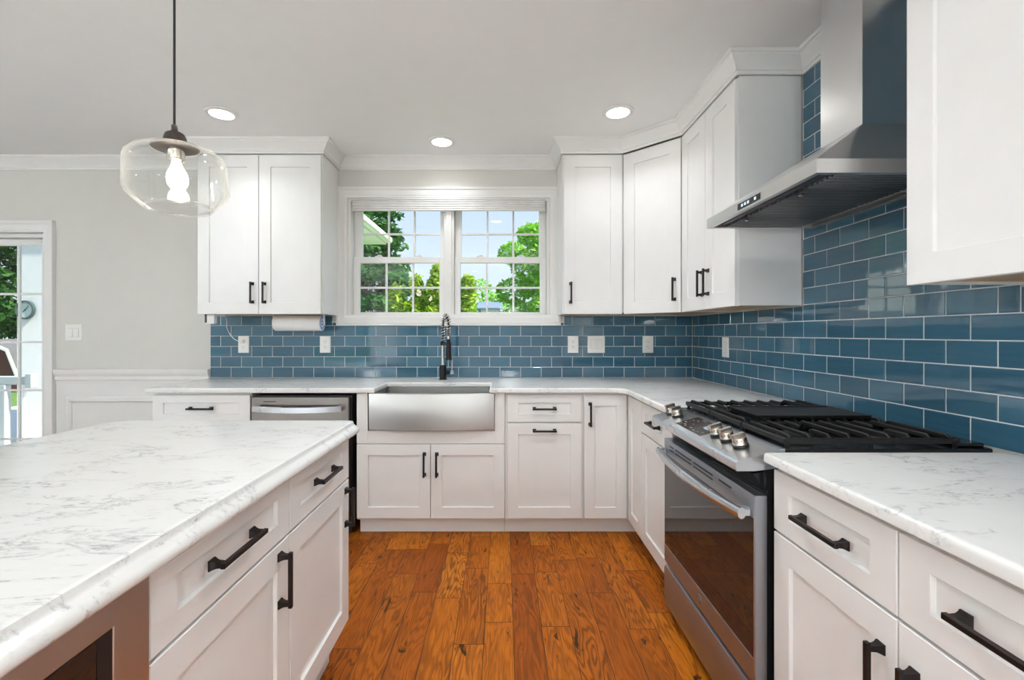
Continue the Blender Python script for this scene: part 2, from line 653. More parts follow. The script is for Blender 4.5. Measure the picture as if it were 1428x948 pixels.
# floor: oak planks running away from the camera
def build_floor():
    vs, fs, uvs, tint, seed, mi = [], [], [], [], [], []
    pw = 0.1205
    x = XL
    rnd = random.Random(5)

    def quad(p, uv, t, s, m):
        b0 = len(vs)
        vs.extend(p)
        fs.append((b0, b0 + 1, b0 + 2, b0 + 3))
        uvs.extend(uv)
        tint.append(t)
        seed.append(s)
        mi.append(m)
    while x < XR - 1e-6:
        x1 = min(x + pw, XR)
        y = YF - rnd.uniform(0, 0.8)
        while y < YB:
            L = rnd.choice((0.30, 0.38, 0.48, 0.62, 0.80, 1.0)) * rnd.uniform(0.9, 1.1)
            a, b = max(y, YF), min(y + L, YB)
            y += L
            if b - a < 0.005:
                continue
            t, s = min(1, max(0, rnd.gauss(0.5, 0.25))), rnd.random()
            g = 0.0012
            o = rnd.uniform(0, 0.3)
            p = [(x + g, a + g, 0), (x1 - g, a + g, 0), (x1 - g, b - g, 0), (x + g, b - g, 0)]
            q = [(x, a, -0.0016), (x1, a, -0.0016), (x1, b, -0.0016), (x, b, -0.0016)]
            quad(p, [(o + px - x, py - a) for px, py, _ in p], t, s, 0)
            for i in range(4):
                j = (i + 1) % 4
                quad([q[i], q[j], p[j], p[i]], [(0, 0)] * 4, t, s, 1)
        x = x1
    b0 = len(vs)
    for z in (-0.0018, -0.12):
        vs.extend([(XL, YF, z), (XR, YF, z), (XR, YB, z), (XL, YB, z)])
    for f in ((0, 1, 2, 3), (7, 6, 5, 4), (0, 4, 5, 1), (1, 5, 6, 2), (2, 6, 7, 3), (3, 7, 4, 0)):
        fs.append(tuple(b0 + i for i in f))
        uvs.extend([(0, 0)] * 4)
        tint.append(0.5)
        seed.append(0.5)
        mi.append(1)
    me = bpy.data.meshes.new('floor')
    me.from_pydata(vs, [], fs)
    uvl = me.uv_layers.new(name='plank')
    uvl.data.foreach_set('uv', [c for u in uvs for c in u])
    for nm, dat in (('tint', tint), ('seed', seed)):
        me.attributes.new(nm, 'FLOAT', 'FACE').data.foreach_set('value', dat)
    me.materials.append(OAK)
    me.materials.append(GAP)
    me.polygons.foreach_set('material_index', mi)
    o = bpy.data.objects.new('floor', me)
    COL.objects.link(o)
    struct(o)


build_floor()

b = MB()
b.box(XL - 0.15, XR + 0.15, YF - 0.15, YB + 0.25, ZC, ZC + 0.12)
struct(b.build('ceiling', CEILP))
# the house roof above, so the sun stays outside
b = MB()
ROOF_Y = (YF - 0.5, YB + 0.45)
b.loft([[(x, ROOF_Y[0], ZC + 0.16), (x, (ROOF_Y[0] + ROOF_Y[1]) / 2, 4.3), (x, ROOF_Y[1], ZC + 0.16)] for x in (XL - 1.0, XR + 0.6)])
struct(b.build('roof', ROOFE))

# openings in the back wall: kitchen window and patio door
WX0, WX1, WZ0, WZ1 = -1.165, 0.350, 1.372, 2.275
DX0, DX1, DZ1 = -5.30, -3.44, 2.02
TB = 0.16
b = MB()
for (x0, x1, z0, z1) in ((XL, DX0, 0, ZC), (DX0, DX1, DZ1, ZC), (DX1, WX0, 0, ZC), (WX0, WX1, 0, WZ0), (WX0, WX1, WZ1, ZC), (WX1, XR, 0, ZC)):
    b.box(x0, x1, YB, YB + TB, z0, z1)
struct(b.build('wall_back', WALLP))
b = MB()
b.box(XR, XR + 0.12, YF, YB + TB, 0, ZC)
struct(b.build('wall_right', WALLP))
# left wall with an unseen window added for daylight, rear wall with two big windows: the daylight behind the camera
LW = (-2.3, -0.2, 0.75, 2.15)
b = MB()
b.box(XL - 0.12, XL, YF, LW[0], 0, ZC)
b.box(XL - 0.12, XL, LW[1], YB + TB, 0, ZC)
b.box(XL - 0.12, XL, LW[0], LW[1], 0, LW[2])
b.box(XL - 0.12, XL, LW[0], LW[1], LW[3], ZC)
struct(b.build('wall_left', WALLP))
RW = [(-4.5, -3.0), (-2.4, -0.9)]
RZ = (0.55, 2.15)
b = MB()
xs = [XL] + [c for r in RW for c in r] + [XR]
for i in range(0, len(xs), 2):
    b.box(xs[i], xs[i + 1], YF - 0.14, YF, 0, ZC)
for r in RW:
    b.box(r[0], r[1], YF - 0.14, YF, 0, RZ[0])
    b.box(r[0], r[1], YF - 0.14, YF, RZ[1], ZC)
struct(b.build('wall_rear', WALLP))


def sweep(b, path, prof):
    """mitred sweep of (out, z) profile along a 2D path, room on the right hand"""
    P = [Vector(p) for p in path]
    loops = []
    for i, p in enumerate(P):
        ns = []
        if i > 0:
            d = (P[i] - P[i - 1]).normalized()
            ns.append(Vector((d.y, -d.x)))
        if i < len(P) - 1:
            d = (P[i + 1] - P[i]).normalized()
            ns.append(Vector((d.y, -d.x)))
        if len(ns) == 2:
            k = (ns[0] + ns[1]) / (1 + ns[0].dot(ns[1]))
        else:
            k = ns[0]
        loops.append([(p.x + k.x * o, p.y + k.y * o, z) for o, z in prof])
    b.loft(loops)
    return b


CZ = ZC - 0.0005
CROWN = [(0, CZ - 0.092), (0.010, CZ - 0.092), (0.010, CZ - 0.076), (0.016, CZ - 0.074), (0.018, CZ - 0.066), (0.026, CZ - 0.055),
         (0.046, CZ - 0.032), (0.056, CZ - 0.024), (0.058, CZ - 0.017), (0.066, CZ - 0.015), (0.068, CZ), (0, CZ)]
FY = 3.143                      # face frame plane of the wall cabinets on the back wall
FX = 1.115
sweep_path = [(XL, YB), (-2.083, YB), (-2.083, FY), (-1.2325, FY), (-1.2325, YB), (0.405, YB), (0.405, FY), (0.815, FY), (FX, 2.845),
              (FX, 2.183), (XR, 2.183), (XR, 1.822)]
struct(sweep(MB(), sweep_path, CROWN).build('trim_1', TRIMW, smooth=25))
struct(sweep(MB(), [(XR, 1.586), (XR, 1.259), (FX, 1.259), (FX, 0.45), (XR, 0.45), (XR, YF)], CROWN).build('trim_2', TRIMW, smooth=25))

# chair rail and wainscot on the back wall left of the tiles
RAIL = [(0, 0.872), (0.010, 0.872), (0.012, 0.892), (0.018, 0.900), (0.018, 0.925), (0.030, 0.942), (0.034, 0.958), (0.034, 0.978), (0, 0.978)]
struct(sweep(MB(), [(-3.352, YB), (-2.20, YB)], RAIL).build('trim_3', TRIMW, smooth=25))
b = MB()
b.box(-3.352, -2.20, YB - 0.004, YB, 0.0, 0.872)
struct(b.build('wall_wainscot', WAINS))
WF = [(0, 0), (0.010, 0.004), (0.016, 0.014), (0.014, 0.026), (0.018, 0.034), (0.006, 0.046), (0, 0.046)]


def picture_frame(x0, x1, z0, z1, y):
    b = MB()
    loops = []
    for i, (o, d) in enumerate(WF):
        loops.append([(x0 + d, y - o, z0 + d), (x1 - d, y - o, z0 + d), (x1 - d, y - o, z1 - d), (x0 + d, y - o, z1 - d)])
    b.loft(loops, False, False)
    return b.build('trim_4', TRIMW, smooth=25)


struct(picture_frame(-3.28, -2.24, 0.20, 0.775, YB - 0.0045))
BASEP = [(0, 0), (0.014, 0), (0.014, 0.10), (0.008, 0.125), (0, 0.13)]
struct(sweep(MB(), [(-3.352, YB - 0.004), (-2.20, YB - 0.004)], BASEP).build('baseboard_back', TRIMW))
struct(sweep(MB(), [(XR, 0.44), (XR, YF)], BASEP).build('baseboard_right', TRIMW))


# unseen pale rugs, added to bounce neutral light instead of the floor's orange
def bounce_rug(label, x0, x1, y0, y1):
    b = MB()
    b.box(x0, x1, y0, y1, 0.0006, 0.011, 0.004)
    tag(b.build('bounce_rug', BOUNCEM, origin='base'), label, 'bounce_rug')


bounce_rug('large pale grey carpet added unseen behind the camera to bounce neutral light', -5.2, 1.15, -3.35, -0.55)
bounce_rug('pale grey carpet added unseen left of the island to bounce neutral light', -5.2, -1.75, 0.2, 2.75)

# kitchen window ------------------------------------------------------------
def casing_ring(b, x0, x1, z0, z1, wdt, y, prof):
    loops = []
    for o, d in prof:
        loops.append([(x0 - d, y - o, z0 - d), (x1 + d, y - o, z0 - d), (x1 + d, y - o, z1 + d), (x0 - d, y - o, z1 + d)])
    b.loft(loops, False, False)


win = struct(thing('window_1', None, None, (-0.41, YB, 1.327)))
b = MB()
casing_ring(b, -1.168, 0.353, 1.3835, 2.262, 0.08, YB, [(0.0, -0.001), (0.012, 0.0), (0.014, 0.012), (0.018, 0.020), (0.018, 0.056), (0.026, 0.062), (0.028, 0.078), (0, 0.0795)])
# deeper bottom board
b.box(-1.277, 0.456, YB - 0.030, YB - 0.0285, 1.327, 1.336)
b.build('casing', TRIMW, win, True, 25)
b = MB()
# jamb box
J0, J1 = YB + 0.001, YB + 0.115
b.box(WX0 + 0.0005, -1.146, J0, J1, WZ0 + 0.0005, WZ1 - 0.0005)
b.box(0.330, WX1 - 0.0005, J0, J1, WZ0 + 0.0005, WZ1 - 0.0005)
b.box(-1.146, 0.330, J0, J1, WZ0 + 0.0005, 1.388)
b.box(-1.146, 0.330, J0, J1, 2.24, WZ1 - 0.0005)
b.box(-0.4475, -0.371, YB + 0.025, J1, 1.388, 2.24, 0.003)
b.box(-0.430, -0.388, YB + 0.012, YB + 0.026, 1.388, 2.24, 0.002)
b.build('jamb', TRIMW, win, True)


def sash(x0, x1, z0, z1, yc, stile, top, bot, gx0, gx1):
    b = MB()
    y0, y1 = yc - 0.014, yc + 0.014
    b.box(x0, gx0, y0, y1, z0, z1, 0.003)
    b.box(gx1, x1, y0, y1, z0, z1, 0.003)
    b.box(gx0, gx1, y0, y1, z0, z0 + bot, 0.003)
    b.box(gx0, gx1, y0, y1, z1 - top, z1, 0.003)
    wd = (gx1 - gx0)
    g0, g1 = z0 + bot, z1 - top
    for k in (1, 2):
        xc = gx0 + wd * k / 3
        b.box(xc - 0.0075, xc + 0.0075, yc - 0.009, yc + 0.009, g0, g1, 0.002)
    zc = g0 + (g1 - g0) * 0.5
    b.box(gx0, gx1, yc - 0.0085, yc + 0.0085, zc - 0.0075, zc + 0.0075, 0.002)
    o = b.build('sash', TRIMW, win, True)
    b = MB()
    b.box(gx0 + 0.001, gx1 - 0.001, yc - 0.0015, yc + 0.0015, g0 + 0.001, g1 - 0.001)
    b.build('pane', PANE, o, True)
    return o


# upper sashes sit further out than the lower ones
yu, yl = YB + 0.095, YB + 0.064
for (x0, x1, ga, gb, la, lb) in ((-1.145, -0.449, -1.080, -0.482, -1.093, -0.486), (-0.370, 0.329, -0.318, 0.277, -0.325, 0.281)):
    s = sash(x0, x1, 1.795, 2.238, yu, 0, 0.045, 0.032, ga, gb)
    sash(x0, x1, 1.389, 1.828, yl, 0, 0.046, 0.018, la, lb)
    for fx in (0.28, 0.72):
        b = MB()
        xc = x0 + (x1 - x0) * fx
        b.box(xc - 0.028, xc + 0.028, yl - 0.010, yl + 0.012, 1.8285, 1.838, 0.003)
        b.box(xc - 0.010, xc + 0.020, yl - 0.012, yl + 0.004, 1.838, 1.846, 0.003)
        b.build('sash_lock', TRIMW, win, True)

shade = thing('window_shade', 'white textured cellular shade raised tight under the top of the window', 'window shade', (-0.41, YB, 2.18))
b = MB()
for k in range(4):
    z = 2.178 + k * 0.017
    b.box(-1.135, 0.318, YB - 0.012, YB + 0.0115, z, z + 0.0165, 0.006)
b.build('folded_fabric', SHADEF, shade, True)
b = MB()
b.box(-1.137, 0.320, YB - 0.014, YB + 0.0115, 2.2465, 2.2585, 0.003)
b.build('head_rail', TRIMW, shade, True)
b = MB()
b.box(-1.136, 0.319, YB - 0.013, YB + 0.0115, 2.166, 2.1775, 0.004)
b.build('bottom_rail', TRIMW, shade, True)

# patio door ----------------------------------------------------------------
door = struct(thing('door_1', None, None, (-4.37, YB, 0)))
b = MB()
CP = [(0.0, -0.001), (0.010, 0.0), (0.012, 0.010), (0.018, 0.018), (0.018, 0.055), (0.026, 0.062), (0.028, 0.084), (0, 0.086)]
loops = []
for o, d in CP:
    loops.append([(DX0 - d, YB - o, 0.0), (DX0 - d, YB - o, 2.005 + d), (-3.447 + d, YB - o, 2.005 + d), (-3.447 + d, YB - o, 0.0)])
b.loft(loops, False, False, closed=False)
b.build('casing', TRIMW, door, True, 25)
b = MB()
b.box(DX0 + 0.001, DX0 + 0.03, YB + 0.002, YB + 0.15, 0.001, DZ1 - 0.001)
b.box(DX1 - 0.02, DX1 - 0.001, YB + 0.002, YB + 0.15, 0.001, DZ1 - 0.001)
b.box(DX0 + 0.03, DX1 - 0.02, YB + 0.03, YB + 0.15, 1.975, DZ1 - 0.001)
b.box(DX0 + 0.03, DX1 - 0.02, YB + 0.03, YB + 0.15, 0.001, 0.03)
b.build('frame', TRIMW, door, True)
for (x0, x1, yc) in ((-4.40, -3.462, YB + 0.105), (-5.268, -4.34, YB + 0.060)):
    b = MB()
    st = 0.092
    b.box(x0, x0 + st, yc - 0.02, yc + 0.02, 0.031, 1.974, 0.003)
    b.box(x1 - st, x1, yc - 0.02, yc + 0.02, 0.031, 1.974, 0.003)
    b.box(x0 + st, x1 - st, yc - 0.02, yc + 0.02, 0.031, 0.14, 0.003)
    b.box(x0 + st, x1 - st, yc - 0.02, yc + 0.02, 1.925, 1.974, 0.003)
    g0, g1 = x0 + st, x1 - st
    for k in (1, 2, 3):
        xc = g1 - (g1 - g0) * k / 4
        b.box(xc - 0.008, xc + 0.008, yc - 0.006, yc + 0.006, 0.14, 1.925)
    for z in (0.428, 0.806, 1.178, 1.55):
        b.box(g0, g1, yc - 0.0055, yc + 0.0055, z - 0.008, z + 0.008)
    o = b.build('door_panel', TRIMW, door, True)
    b = MB()
    b.box(g0 + 0.001, g1 - 0.001, yc - 0.0025, yc + 0.0025, 0.141, 1.924)
    b.build('pane', PANE, o, True)

# windows behind the camera
for i, r in enumerate(RW):
    wn = struct(thing('window_%d' % (i + 2), None, None, ((r[0] + r[1]) / 2, YF, RZ[0])))
    b = MB()
    for (x0, x1, z0, z1) in ((r[0] + .001, r[0] + 0.06, RZ[0] + .001, RZ[1] - .001), (r[1] - 0.06, r[1] - .001, RZ[0] + .001, RZ[1] - .001), (r[0] + .06, r[1] - .06, RZ[0] + .001, RZ[0] + 0.06), (r[0] + .06, r[1] - .06, RZ[1] - 0.06, RZ[1] - .001),
                             ((r[0] + r[1]) / 2 - 0.03, (r[0] + r[1]) / 2 + 0.03, RZ[0] + 0.06, RZ[1] - 0.06), (r[0] + .06, r[1] - .06, 1.33, 1.37)):
        b.box(x0, x1, YF - 0.10, YF - 0.05, z0, z1, 0.003)
    b.build('frame', TRIMW, wn, True)
    b = MB()
    b.box(r[0] + 0.061, r[1] - 0.061, YF - 0.078, YF - 0.074, RZ[0] + 0.061, RZ[1] - 0.061)
    b.build('pane', PANE, wn, True)
    b = MB()
    casing_ring(b, r[0], r[1], RZ[0], RZ[1], 0.08, 0, [(0.0, 0.0), (0.015, 0.002), (0.02, 0.07), (0, 0.08)])
    for v in b.bm.verts:
        v.co.y = YF - v.co.y
    b.build('casing', TRIMW, wn, True)
wn = struct(thing('window_4', None, None, (XL, (LW[0] + LW[1]) / 2, LW[2])))  # left window, out of view, added to let in more daylight
b = MB()
for (y0, y1, z0, z1) in ((LW[0] + .001, LW[0] + 0.06, LW[2] + .001, LW[3] - .001), (LW[1] - 0.06, LW[1] - .001, LW[2] + .001, LW[3] - .001), (LW[0] + .06, LW[1] - .06, LW[2] + .001, LW[2] + 0.06),
                         (LW[0] + .06, LW[1] - .06, LW[3] - 0.06, LW[3] - .001), (-1.28, -1.22, LW[2] + 0.06, LW[3] - 0.06)):
    b.box(XL - 0.09, XL - 0.04, y0, y1, z0, z1, 0.003)
b.build('frame', TRIMW, wn, True)
b = MB()
b.box(XL - 0.067, XL - 0.063, LW[0] + 0.061, LW[1] - 0.061, LW[2] + 0.061, LW[3] - 0.061)
b.build('pane', PANE, wn, True)


# ------------------------------------------------------------------ tile backsplashes
def tiles(name, label, segs_of_row, start, nrows, to_world, seedn, z0=0.9155):
    """segs_of_row(z0, z1) -> list of (s0, s1, za, zb); half-bond 3x6 in glass tiles"""
    rnd = random.Random(seedn)
    PW, PH, G, BV = 0.1552, 0.0777, 0.0014, 0.0028
    vs, fs, tint = [], [], []
    gb = MB()
    for r in range(nrows):
        za0 = z0 + r * PH
        for (s0, s1, za, zb) in segs_of_row(za0, za0 + PH):
            if zb - za < 0.006:
                continue
            off = start + (PW / 2 if r % 2 else 0)
            k = math.floor((s0 - off) / PW)
            # grout bed of this strip
            gq = [to_world(s0, za, 0.0058), to_world(s1, za, 0.0058), to_world(s1, zb, 0.0058), to_world(s0, zb, 0.0058)]
            hq = [to_world(s0, za, 0.0), to_world(s1, za, 0.0), to_world(s1, zb, 0.0), to_world(s0, zb, 0.0)]
            gb.loft([hq, gq])
            while True:
                a, c = max(s0, off + k * PW), min(s1, off + (k + 1) * PW)
                k += 1
                if a >= s1 - 1e-6:
                    break
                if c - a < 0.012:
                    continue
                x0, x1, y0, y1 = a + G, c - G, za + G, zb - G
                tx, ty = rnd.gauss(0, 0.0035), rnd.gauss(0, 0.0035)
                mx, my = (x0 + x1) / 2, (y0 + y1) / 2

                def pt(s, z, d):
                    return to_world(s, z, d + (s - mx) * tx + (z - my) * ty)
                bv = min(BV, (x1 - x0) * 0.3, (y1 - y0) * 0.3)
                rings = [[(x0, y0), (x1, y0), (x1, y1), (x0, y1)]] * 2 + [[(x0 + bv * .4, y0 + bv * .4), (x1 - bv * .4, y0 + bv * .4), (x1 - bv * .4, y1 - bv * .4), (x0 + bv * .4, y1 - bv * .4)],
                                                                       [(x0 + bv, y0 + bv), (x1 - bv, y0 + bv), (x1 - bv, y1 - bv), (x0 + bv, y1 - bv)]]
                dep = [0.001, 0.0050, 0.0068, 0.0075]
                b0 = len(vs)
                for ring, d in zip(rings, dep):
                    vs.extend(pt(s, z, d) for s, z in ring)
                t = min(1, max(0, rnd.gauss(0.5, 0.28)))
                for q in range(3):
                    for i in range(4):
                        j = (i + 1) % 4
                        fs.append((b0 + q * 4 + i, b0 + q * 4 + j, b0 + q * 4 + 4 + j, b0 + q * 4 + 4 + i))
                        tint.append(t)
                fs.append(tuple(b0 + 12 + i for i in range(4)))
                tint.append(t)
    root = gb.build(name, GROUT)
    tag(root, label, 'backsplash')
    me = bpy.data.meshes.new('glass_tiles')
    me.from_pydata(vs, [], fs)
    me.attributes.new('tint', 'FLOAT', 'FACE').data.foreach_set('value', tint)
    bm = bmesh.new()
    bm.from_mesh(me)
    bmesh.ops.recalc_face_normals(bm, faces=bm.faces[:])
    bm.to_mesh(me)
    bm.free()
    me.materials.append(TILE)
    o = bpy.data.objects.new('glass_tiles', me)
    o.parent = root
    COL.objects.link(o)
    o['kind'] = 'stuff'
    return root


def back_rows(a, c):
    if c <= 1.3265:
        return [(-2.196, XR - 0.009, a, c)]
    if a < 1.38:
        return [(-2.196, -1.279, a, min(c, 1.376)), (-1.279, 0.458, a, 1.3262), (0.458, XR - 0.009, a, min(c, 1.376))]
    return []


def right_rows(a, c):
    if c <= 1.376:
        return [(0.42, YB - 0.009, a, c)]
    if a < 1.376:
        return [(0.42, 1.262, a, 1.376), (1.262, 2.178, a, c), (2.178, YB - 0.009, a, 1.376)]
    return [(1.262, 2.178, a, min(c, 2.4715))]


tiles('tile_backsplash', 'blue glass subway tile backsplash on the back wall under the window and beside it', back_rows, -2.196, 6, lambda s, z, d: (s, YB - 0.0005 - d, z), 3)
tiles('tile_backsplash', 'blue glass subway tile backsplash on the right wall, rising behind the range hood', right_rows, 2.639 - 0.1552 * 20, 21, lambda s, z, d: (XR - 0.0005 - d, s, z), 4)

# ------------------------------------------------------------------ base cabinets
ZT = 0.8835          # underside of the counters
CB = 0.10            # toe height


def base_unit(name, label, loc, rz, wd, fronts, depth=0.62, group=None, z0=CB, body=True, toe=0.075, zt=ZT):
    """fronts: list of (kind, x0, x1, z0, z1, handle) in local x; face at y=0, depth to +y"""
    t = thing(name, label, 'cabinet', loc, rz, group)
    if body:
        b = MB()
        b.box(0.0008, wd - 0.0008, 0.0195, depth, z0, zt - 0.0008)
        b.build('body', WHITE, t)
    b = MB()
    b.box(0.0008, wd - 0.0008, toe, toe + 0.018, 0.001, z0 - 0.0005)
    b.build('toe_kick', WHITE, t)
    for (kind, x0, x1, za, zb, hd, L) in fronts:
        b = MB()
        if kind == 'drawer':
            b.panel(x0, x1, za, zb, 0, rail=0.066, rail_z=0.047)
        else:
            b.panel(x0, x1, za, zb, 0)
        p = b.build(kind, WHITE, t)
        if hd:
            handle(p, hd[0], hd[1], hd[2], L)
    return t


YD = 2.815           # door face plane of the back run
base_unit('base_cabinet', 'white base drawer cabinet at the left end of the back counter, beside the dishwasher', (-2.150, YD, 0), 0, 0.602,
          [('drawer', 0.002, 0.600, 0.705, 0.868, (0.301, 0.787, False), 0.15), ('door', 0.002, 0.600, 0.113, 0.698, (0.56, 0.59, True), 0.148)])

# sink base: open at the top for the farmhouse sink
t = base_unit('sink_base_cabinet', 'white sink cabinet with two doors under the steel farmhouse sink', (-0.898, YD, 0), 0, 0.909,
              [('door', 0.002, 0.4525, 0.113, 0.567, (0.4165, 0.445, True), 0.148), ('door', 0.4565, 0.907, 0.113, 0.567, (0.4925, 0.445, True), 0.148)], body=False)
b = MB()
b.box(0.0008, 0.018, 0.0195, 0.62, CB, ZT - 0.001)
b.box(0.891, 0.9082, 0.0195, 0.62, CB, ZT - 0.001)
b.box(0.018, 0.891, 0.0195, 0.62, CB, 0.13)
b.box(0.018, 0.891, 0.0195, 0.04, 0.13, 0.640)
b.box(0.018, 0.891, 0.60, 0.62, 0.13, 0.86)
b.box(0.0008, 0.068, 0.003, 0.0195, 0.571, ZT - 0.001, 0.001)
b.box(0.846, 0.9082, 0.003, 0.0195, 0.571, ZT - 0.001, 0.001)
b.box(0.068, 0.846, 0.003, 0.0195, 0.571, 0.650, 0.001)
b.build('body', WHITE, t)

base_unit('trash_cabinet', 'white base cabinet right of the sink with drawer over pull-out door, both with level handles', (0.0115, YD, 0), 0, 0.4830,
          [('drawer', 0.015, 0.4695, 0.704, 0.868, (0.242, 0.786, False), 0.146), ('door', 0.015, 0.4695, 0.113, 0.696, (0.242, 0.652, False), 0.146)])

# corner cabinet with two hinged doors meeting in the corner
XD = 0.760
t = thing('corner_base_cabinet', 'white inside corner base cabinet with two narrow full height doors meeting at right angles', 'cabinet', (1.0, 3.0, 0))
b = MB()
b.prism([(0.495, YD + 0.0195), (XD + 0.0195, YD + 0.0195), (XD + 0.0195, 2.528), (1.41, 2.528), (1.41, 3.44), (0.495, 3.44)], CB, ZT - 0.0008)
b.build('body', WHITE, t, True)
b = MB()
b.box(0.495, XD + 0.093, YD + 0.075, YD + 0.093, 0.001, CB - 0.0005)
b.box(XD + 0.075, XD + 0.093, 2.528, YD + 0.075, 0.001, CB - 0.0005)
b.build('toe_kick', WHITE, t, True)
b = MB()
b.panel(0.4975, 0.7585, 0.113, 0.868, YD, rail=0.064, rail_z=0.066)
d = b.build('door', WHITE, t, True)
handle(d, 0.4975 + 0.036 - 1.0, 0.752, True, 0.146, y=YD - 3.0)
b = MB()
b.panel(-(YD - 0.024), -2.531, 0.113, 0.868, 0, rail=0.064, rail_z=0.066)
b.bm.transform(Matrix.Translation((XD, 0, 0)) @ Matrix.Rotation(-PI / 2, 4, 'Z'))
b.build('door', WHITE, t, True)

RZN = -PI / 2
base_unit('base_cabinet', 'white base cabinet between the inside corner and the range, half hidden by it', (XD, 2.525, 0), RZN, 0.462,
          [('drawer', 0.002, 0.460, 0.707, 0.868, (0.231, 0.787, False), 0.15), ('door', 0.002, 0.460, 0.113, 0.700, None, 0)], depth=0.645)
base_unit('base_cabinet', 'white double base cabinet right of the range with two drawers over two doors', (XD, 1.292, 0), RZN, 0.815,
          [('drawer', 0.002, 0.4045, 0.701, 0.866, (0.203, 0.780, False), 0.165), ('drawer', 0.4085, 0.813, 0.701, 0.866, (0.611, 0.780, False), 0.165),
           ('door', 0.002, 0.4045, 0.113, 0.694, (0.3685, 0.548, True), 0.160), ('door', 0.4085, 0.813, 0.113, 0.694, (0.4445, 0.548, True), 0.160)], depth=0.645)

# island
XI = -0.585
RZP = PI / 2
base_unit('island_cabinet', 'white island cabinet at the far end of the island, drawer over door', (XI, 1.2625, 0), RZP, 0.4815,
          [('drawer', 0.002, 0.4795, 0.703, 0.862, (0.241, 0.785, False), 0.165), ('door', 0.002, 0.4795, 0.165, 0.696, (0.4435, 0.602, True), 0.145)], depth=0.60, z0=0.15, zt=0.8675)
base_unit('island_cabinet', 'white island cabinet between the steel microwave drawer and the far island cabinet', (XI, 0.760, 0), RZP, 0.5005,
          [('drawer', 0.002, 0.4985, 0.703, 0.862, (0.235, 0.785, False), 0.170), ('door', 0.002, 0.4985, 0.165, 0.696, (0.4425, 0.602, True), 0.145)], depth=0.60, z0=0.15, zt=0.8675)

t = thing('microwave_cabinet', 'white low island cabinet under the steel microwave drawer, near end of the island', 'cabinet', (XI, 0.11, 0), RZP)
b = MB()
b.box(0.0, 0.6485, 0.0195, 0.60, 0.15, 0.4085)
b.build('body', WHITE, t)
b = MB()
b.box(0.0, 0.6485, 0.075, 0.093, 0.001, 0.1495)
b.build('toe_kick', WHITE, t)
b = MB()
b.panel(0.002, 0.6465, 0.165, 0.405, 0)
p = b.build('drawer', WHITE, t)
handle(p, 0.324, 0.285, False, 0.17)

b = MB()
b.box(-1.185, XI - 0.001, 0.088, 0.1085, 0.001, 0.867, 0.002)
tag(b.build('island_end_panel', WHITE, origin='base'), 'white panel closing the near end of the island, beside the microwave', 'panel')

t = thing('drawer_microwave', 'stainless steel microwave drawer with dark glass window in the near end of the island', 'microwave', (XI, 0.11, 0.41), RZP)
b = MB()
b.box(0.02, 0.629, 0.022, 0.56, 0.0, 0.445)
b.build('body', BLACKP, t)
b = MB()


def rcxz(x0, x1, z0, z1, y):
    return [(x0, y, z0), (x1, y, z0), (x1, y, z1), (x0, y, z1)]


WIN = (0.10, 0.578, 0.075, 0.400)
b.loft([rcxz(0.001, 0.6475, 0.001, 0.4555, 0.021), rcxz(0.001, 0.6475, 0.001, 0.4555, -0.001), rcxz(0.003, 0.6455, 0.003, 0.4535, -0.003),
        rcxz(WIN[0], WIN[1], WIN[2], WIN[3], -0.003), rcxz(WIN[0] + 0.0015, WIN[1] - 0.0015, WIN[2] + 0.0015, WIN[3] - 0.0015, -0.0018)], True, False)
b.build('front_frame', STEELM, t)
b = MB()
b.loft([rcxz(WIN[0] + 0.002, WIN[1] - 0.002, WIN[2] + 0.002, WIN[3] - 0.002, 0.016), rcxz(WIN[0] + 0.002, WIN[1] - 0.002, WIN[2] + 0.002, WIN[3] - 0.002, -0.0016),
        rcxz(WIN[0] + 0.028, WIN[1] - 0.028, WIN[2] + 0.028, WIN[3] - 0.006, -0.0016)], True, False)
b.build('window_border', BLACKP, t)
b = MB()
b.box(WIN[0] + 0.027, WIN[1] - 0.027, -0.0010, 0.015, WIN[2] + 0.027, WIN[3] - 0.0055)
b.build('window_glass', GLASSB, t)

# ------------------------------------------------------------------ counters
def arc(cx, cy, r, a0, a1, n=8):
    return [(cx + r * math.cos(R(a0 + (a1 - a0) * i / n)), cy + r * math.sin(R(a0 + (a1 - a0) * i / n))) for i in range(n + 1)]


def inset_poly(P, d):
    """offset a counter-clockwise polygon inwards by d"""
    n = len(P)
    out = []
    for i in range(n):
        p0, p1, p2 = Vector(P[i - 1]), Vector(P[i]), Vector(P[(i + 1) % n])
        d1, d2 = (p1 - p0).normalized(), (p2 - p1).normalized()
        n1, n2 = Vector((-d1.y, d1.x)), Vector((-d2.y, d2.x))
        k = (n1 + n2) / max(0.2, 1 + n1.dot(n2))
        out.append((p1.x + k.x * d, p1.y + k.y * d))
    return out


def slab(name, label, poly, prof, cat='countertop'):
    """prof: list of (inset, z) from bottom to top"""
    b = MB()
    rings = b.loft([[(x, y, z) for x, y in (inset_poly(poly, i) if i else poly)] for i, z in prof], False, False)
    b.face(list(reversed(rings[0])))
    b.face(rings[-1])
    b.bm.normal_update()
    bmesh.ops.triangulate(b.bm, faces=[f for f in b.bm.faces if len(f.verts) > 4])
    return tag(b.build(name, QUARTZ, origin='base', smooth=40), label, cat)


